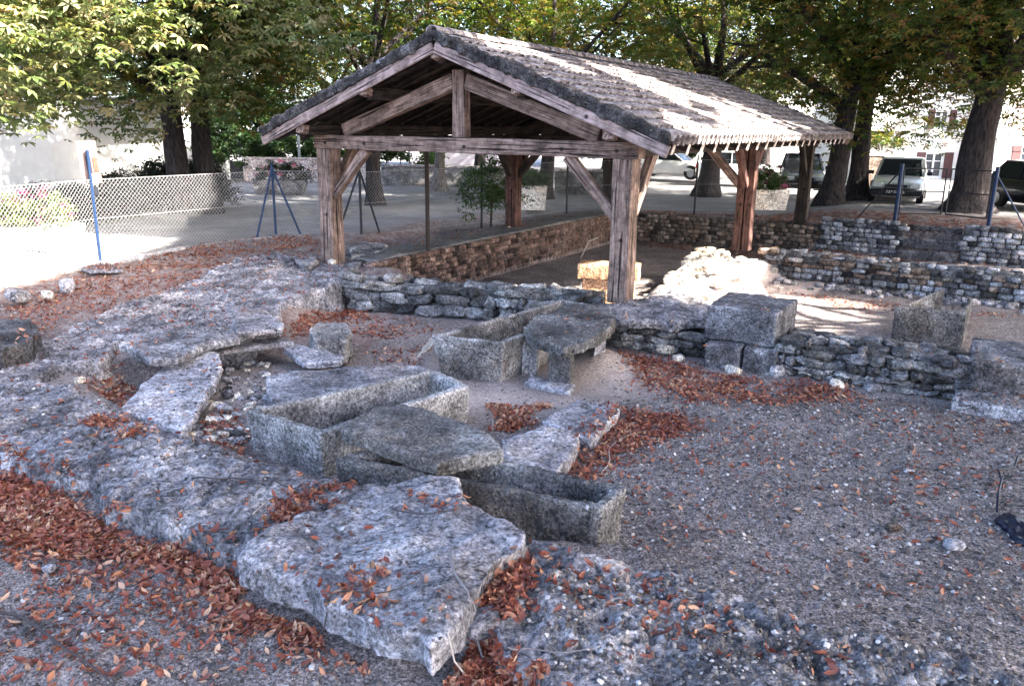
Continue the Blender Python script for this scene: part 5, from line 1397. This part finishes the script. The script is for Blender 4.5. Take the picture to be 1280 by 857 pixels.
# ------------------------------------------------------------------ cars
def paint(name, col):
    a = N(name); a.p.inputs['Coat Weight'].default_value = .6; a.p.inputs['Coat Roughness'].default_value = .06; a.p.inputs['Metallic'].default_value = .25
    return a.out(a.mix(1, (*col, 1), a.ramp(a.noise(a.pos(), 3, 5, .6), [(.3, .85), (.7, 1.1)]), 'MULTIPLY'), .35)
M['tyre'] = plain('tyre_rubber', (.012, .012, .012), .85); M['rim'] = plain('wheel_rim', (.4, .4, .42), .35, .7)
M['trim'] = plain('black_trim', (.015, .015, .018), .6); M['lamp'] = plain('headlamp_glass', (.6, .62, .62), .12); M['car_glass'] = plain('car_glass', (.02, .025, .03), .05)
M['plate'] = plain('number_plate', (.02, .02, .025), .5); M['plate_text'] = plain('plate_lettering', (.75, .75, .7), .5)
def car(px, py, z, rz, col, label, L=3.9, W=1.62, Hh=1.4, text=None, hatch=True, depth=None):
    x, y = at2(px, py, z)
    t = thing('parked_car', label, 'car', (x, y, z), rz, 'cars parked round the square')
    pm = paint('car_paint', col); hl = L/2
    # lower body: stations (x, half width, z bottom, z shoulder, z top centre); front is -x
    belt = Hh*.6
    st = [(-hl, W*.40, .3, .48, .5), (-hl+.07, W*.465, .24, .58, .62), (-hl+.35, W*.49, .2, .66, .72), (-hl*.62, W*.5, .19, .74, .79), (-hl*.42, W*.5, .19, belt-.03, belt),
          (0, W*.5, .19, belt, belt+.0), (hl*.6, W*.5, .19, belt+.01, belt+.02), (hl-.12, W*.48, .22, belt-.02, belt), (hl, W*.45, .3, belt-.12, belt-.08)]
    V = []; F_ = []
    for (sx, hw, zb, zs, zt) in st:
        ring = [(-hw*.88, zb), (-hw*.98, zb+.1), (-hw, (zb+zs)/2), (-hw*.97, zs-.04), (-hw*.86, zs+.01), (-hw*.4, zt), (hw*.4, zt), (hw*.86, zs+.01), (hw*.97, zs-.04), (hw, (zb+zs)/2), (hw*.98, zb+.1), (hw*.88, zb)]
        V += [(sx, yy, zz) for yy, zz in ring]
    m = 12
    for i in range(len(st)-1):
        for j in range(m):
            j2 = (j+1) % m; F_.append((i*m+j, i*m+j2, (i+1)*m+j2, (i+1)*m+j))
    F_ += [tuple(range(m)), tuple((len(st)-1)*m+j for j in range(m-1, -1, -1))]
    body = MB().add(V, F_).build('body', pm, t, True)
    # greenhouse
    gx = [(-hl*.40, belt-.02), (-hl*.05, Hh-.05), (hl*.62, Hh-.04), (hl*(.93 if hatch else .8), belt)]
    bw, tw = W*.43, W*.36
    Vg = []
    for (sx, zz) in gx:
        hw = bw if zz < Hh-.2 else tw
        Vg += [(sx, -hw, zz), (sx, hw, zz)]
    MB().add(Vg, [(0, 1, 3, 2), (2, 3, 5, 4), (4, 5, 7, 6), (0, 2, 4, 6), (1, 7, 5, 3), (0, 6, 7, 1)]).build('windows', M['car_glass'], t)
    # roof and pillars
    rf = MB(); rf.box(((gx[1][0]+gx[2][0])/2, 0, Hh-.03), (gx[2][0]-gx[1][0]+.14, tw*2+.05, .05)); rf.build('roof', pm, t, False, .018)
    for sy in (-1, 1):
        for (a_, b_) in ((0, 1), (3, 2)):
            MB().bar((gx[a_][0], sy*bw*1.01, gx[a_][1]), (gx[b_][0], sy*tw*1.01, gx[b_][1]), .07, .05).build('pillar', pm, t)
        xm = hl*.22; MB().bar((xm, sy*bw*1.005, belt), (xm, sy*tw*1.01, Hh-.05), .05, .06).build('pillar', pm, t)
        MB().box((-hl*.33, sy*(W/2+.07), belt+.08), (.1, .18, .13)).build('mirror', M['trim'], t, False, .02)
        MB().box((-hl+.06, sy*W*.34, .6), (.12, .34, .15)).build('headlight', M['lamp'], t, False, .03)
        MB().box((hl-.03, sy*W*.4, .75), (.08, .2, .2)).build('tail_light', plain('tail_lamp', (.3, .02, .02), .3), t, False, .02)
        for wx in (-hl*.62, hl*.62):
            mb = MB().tube([(wx, sy*(W/2-.2), .29), (wx, sy*(W/2-.015), .29)], .29, 20); wh = mb.build('wheel', M['tyre'], t)
            MB().tube([(wx, sy*(W/2-.02), .29), (wx, sy*(W/2+.004), .29)], .18, 16).build('rim', M['rim'], wh)
            mb = MB().tube([(wx, sy*(W/2-.22), .33), (wx, sy*(W/2-.008), .33)], .36, 20); mb.build('wheel_arch', M['trim'], t)
    MB().box((-hl-.01, 0, .36), (.14, W*.96, .2)).build('front_bumper', M['trim'], t, False, .04)
    MB().box((hl+.0, 0, .38), (.12, W*.96, .2)).build('rear_bumper', M['trim'], t, False, .04)
    MB().box((-hl+.03, 0, .58), (.05, W*.4, .09)).build('grille', M['trim'], t, False, .01)
    pl = MB().box((-hl-.09, 0, .38), (.012, .54, .12)).build('number_plate', M['plate'], t)
    if text:
        cu = bpy.data.curves.new('plate_lettering', 'FONT'); cu.body = text; cu.size = .13; cu.extrude = .002; cu.align_x = 'CENTER'; cu.align_y = 'CENTER'; cu.space_character = 1.05
        tmp = bpy.data.objects.new('x', cu); tmp_scene.collection.objects.link(tmp); vl = tmp_scene.view_layers[0]; vl.update()
        me = bpy.data.meshes.new_from_object(tmp.evaluated_get(vl.depsgraph)); bpy.data.objects.remove(tmp); me.materials.clear(); me.materials.append(M['plate_text'])
        o = bpy.data.objects.new('plate_lettering', me); C.objects.link(o); o.parent = pl
        o.rotation_euler = (R(90), 0, R(-90)); o.location = (-hl-.098, 0, .38); o['kind'] = 'stuff'
    MB().tube([(0, 0, Hh-.02), (.45, 0, Hh+.32)], .006, 5).build('aerial', M['trim'], t)
    MB().box((-hl*.2, .28, belt+.12), (.02, .4, .1)).build('dashboard_paper', M['frame'], t) if text else None
    return t
# rz turns the car's nose (-x) ; nose towards the viewer is rz = +90 degrees
car(1122, 249, .72, R(62), (.5, .53, .53), 'grey green hatchback facing the square with a black bumper, between two trunks', 3.9, 1.72, 1.46, '737 SG 86')
car(1306, 262, .72, R(98), (.006, .007, .014), 'dark blue car cut by the right edge of view', 3.9, 1.7, 1.5)
car(838, 222, .6, R(150), (.8, .8, .8), 'white car parked side on, left of the stout trunk', 4.3, 1.75, 1.5)
car(925, 228, .6, R(165), (.75, .78, .8), 'pale car behind the middle right post', 4.2, 1.7, 1.45)
car(1000, 239, .68, R(75), (.03, .032, .05), 'dark hatchback behind the flower planter', 3.8, 1.65, 1.5)
x, y = at2(1085, 248, .72)
o = rock('stone_bench', MB().box((x-.75, y+.1, .9), (.75, .45, .12)).box((x-1.0, y+.1, .72), (.16, .4, .3)).box((x-.5, y+.1, .72), (.16, .4, .3)), M['kerb'], None, .04, .008, 3, recv=False); tag(o, 'low stone bench between the leaning and the dark chestnut', 'bench')
bpy.data.scenes.remove(tmp_scene)
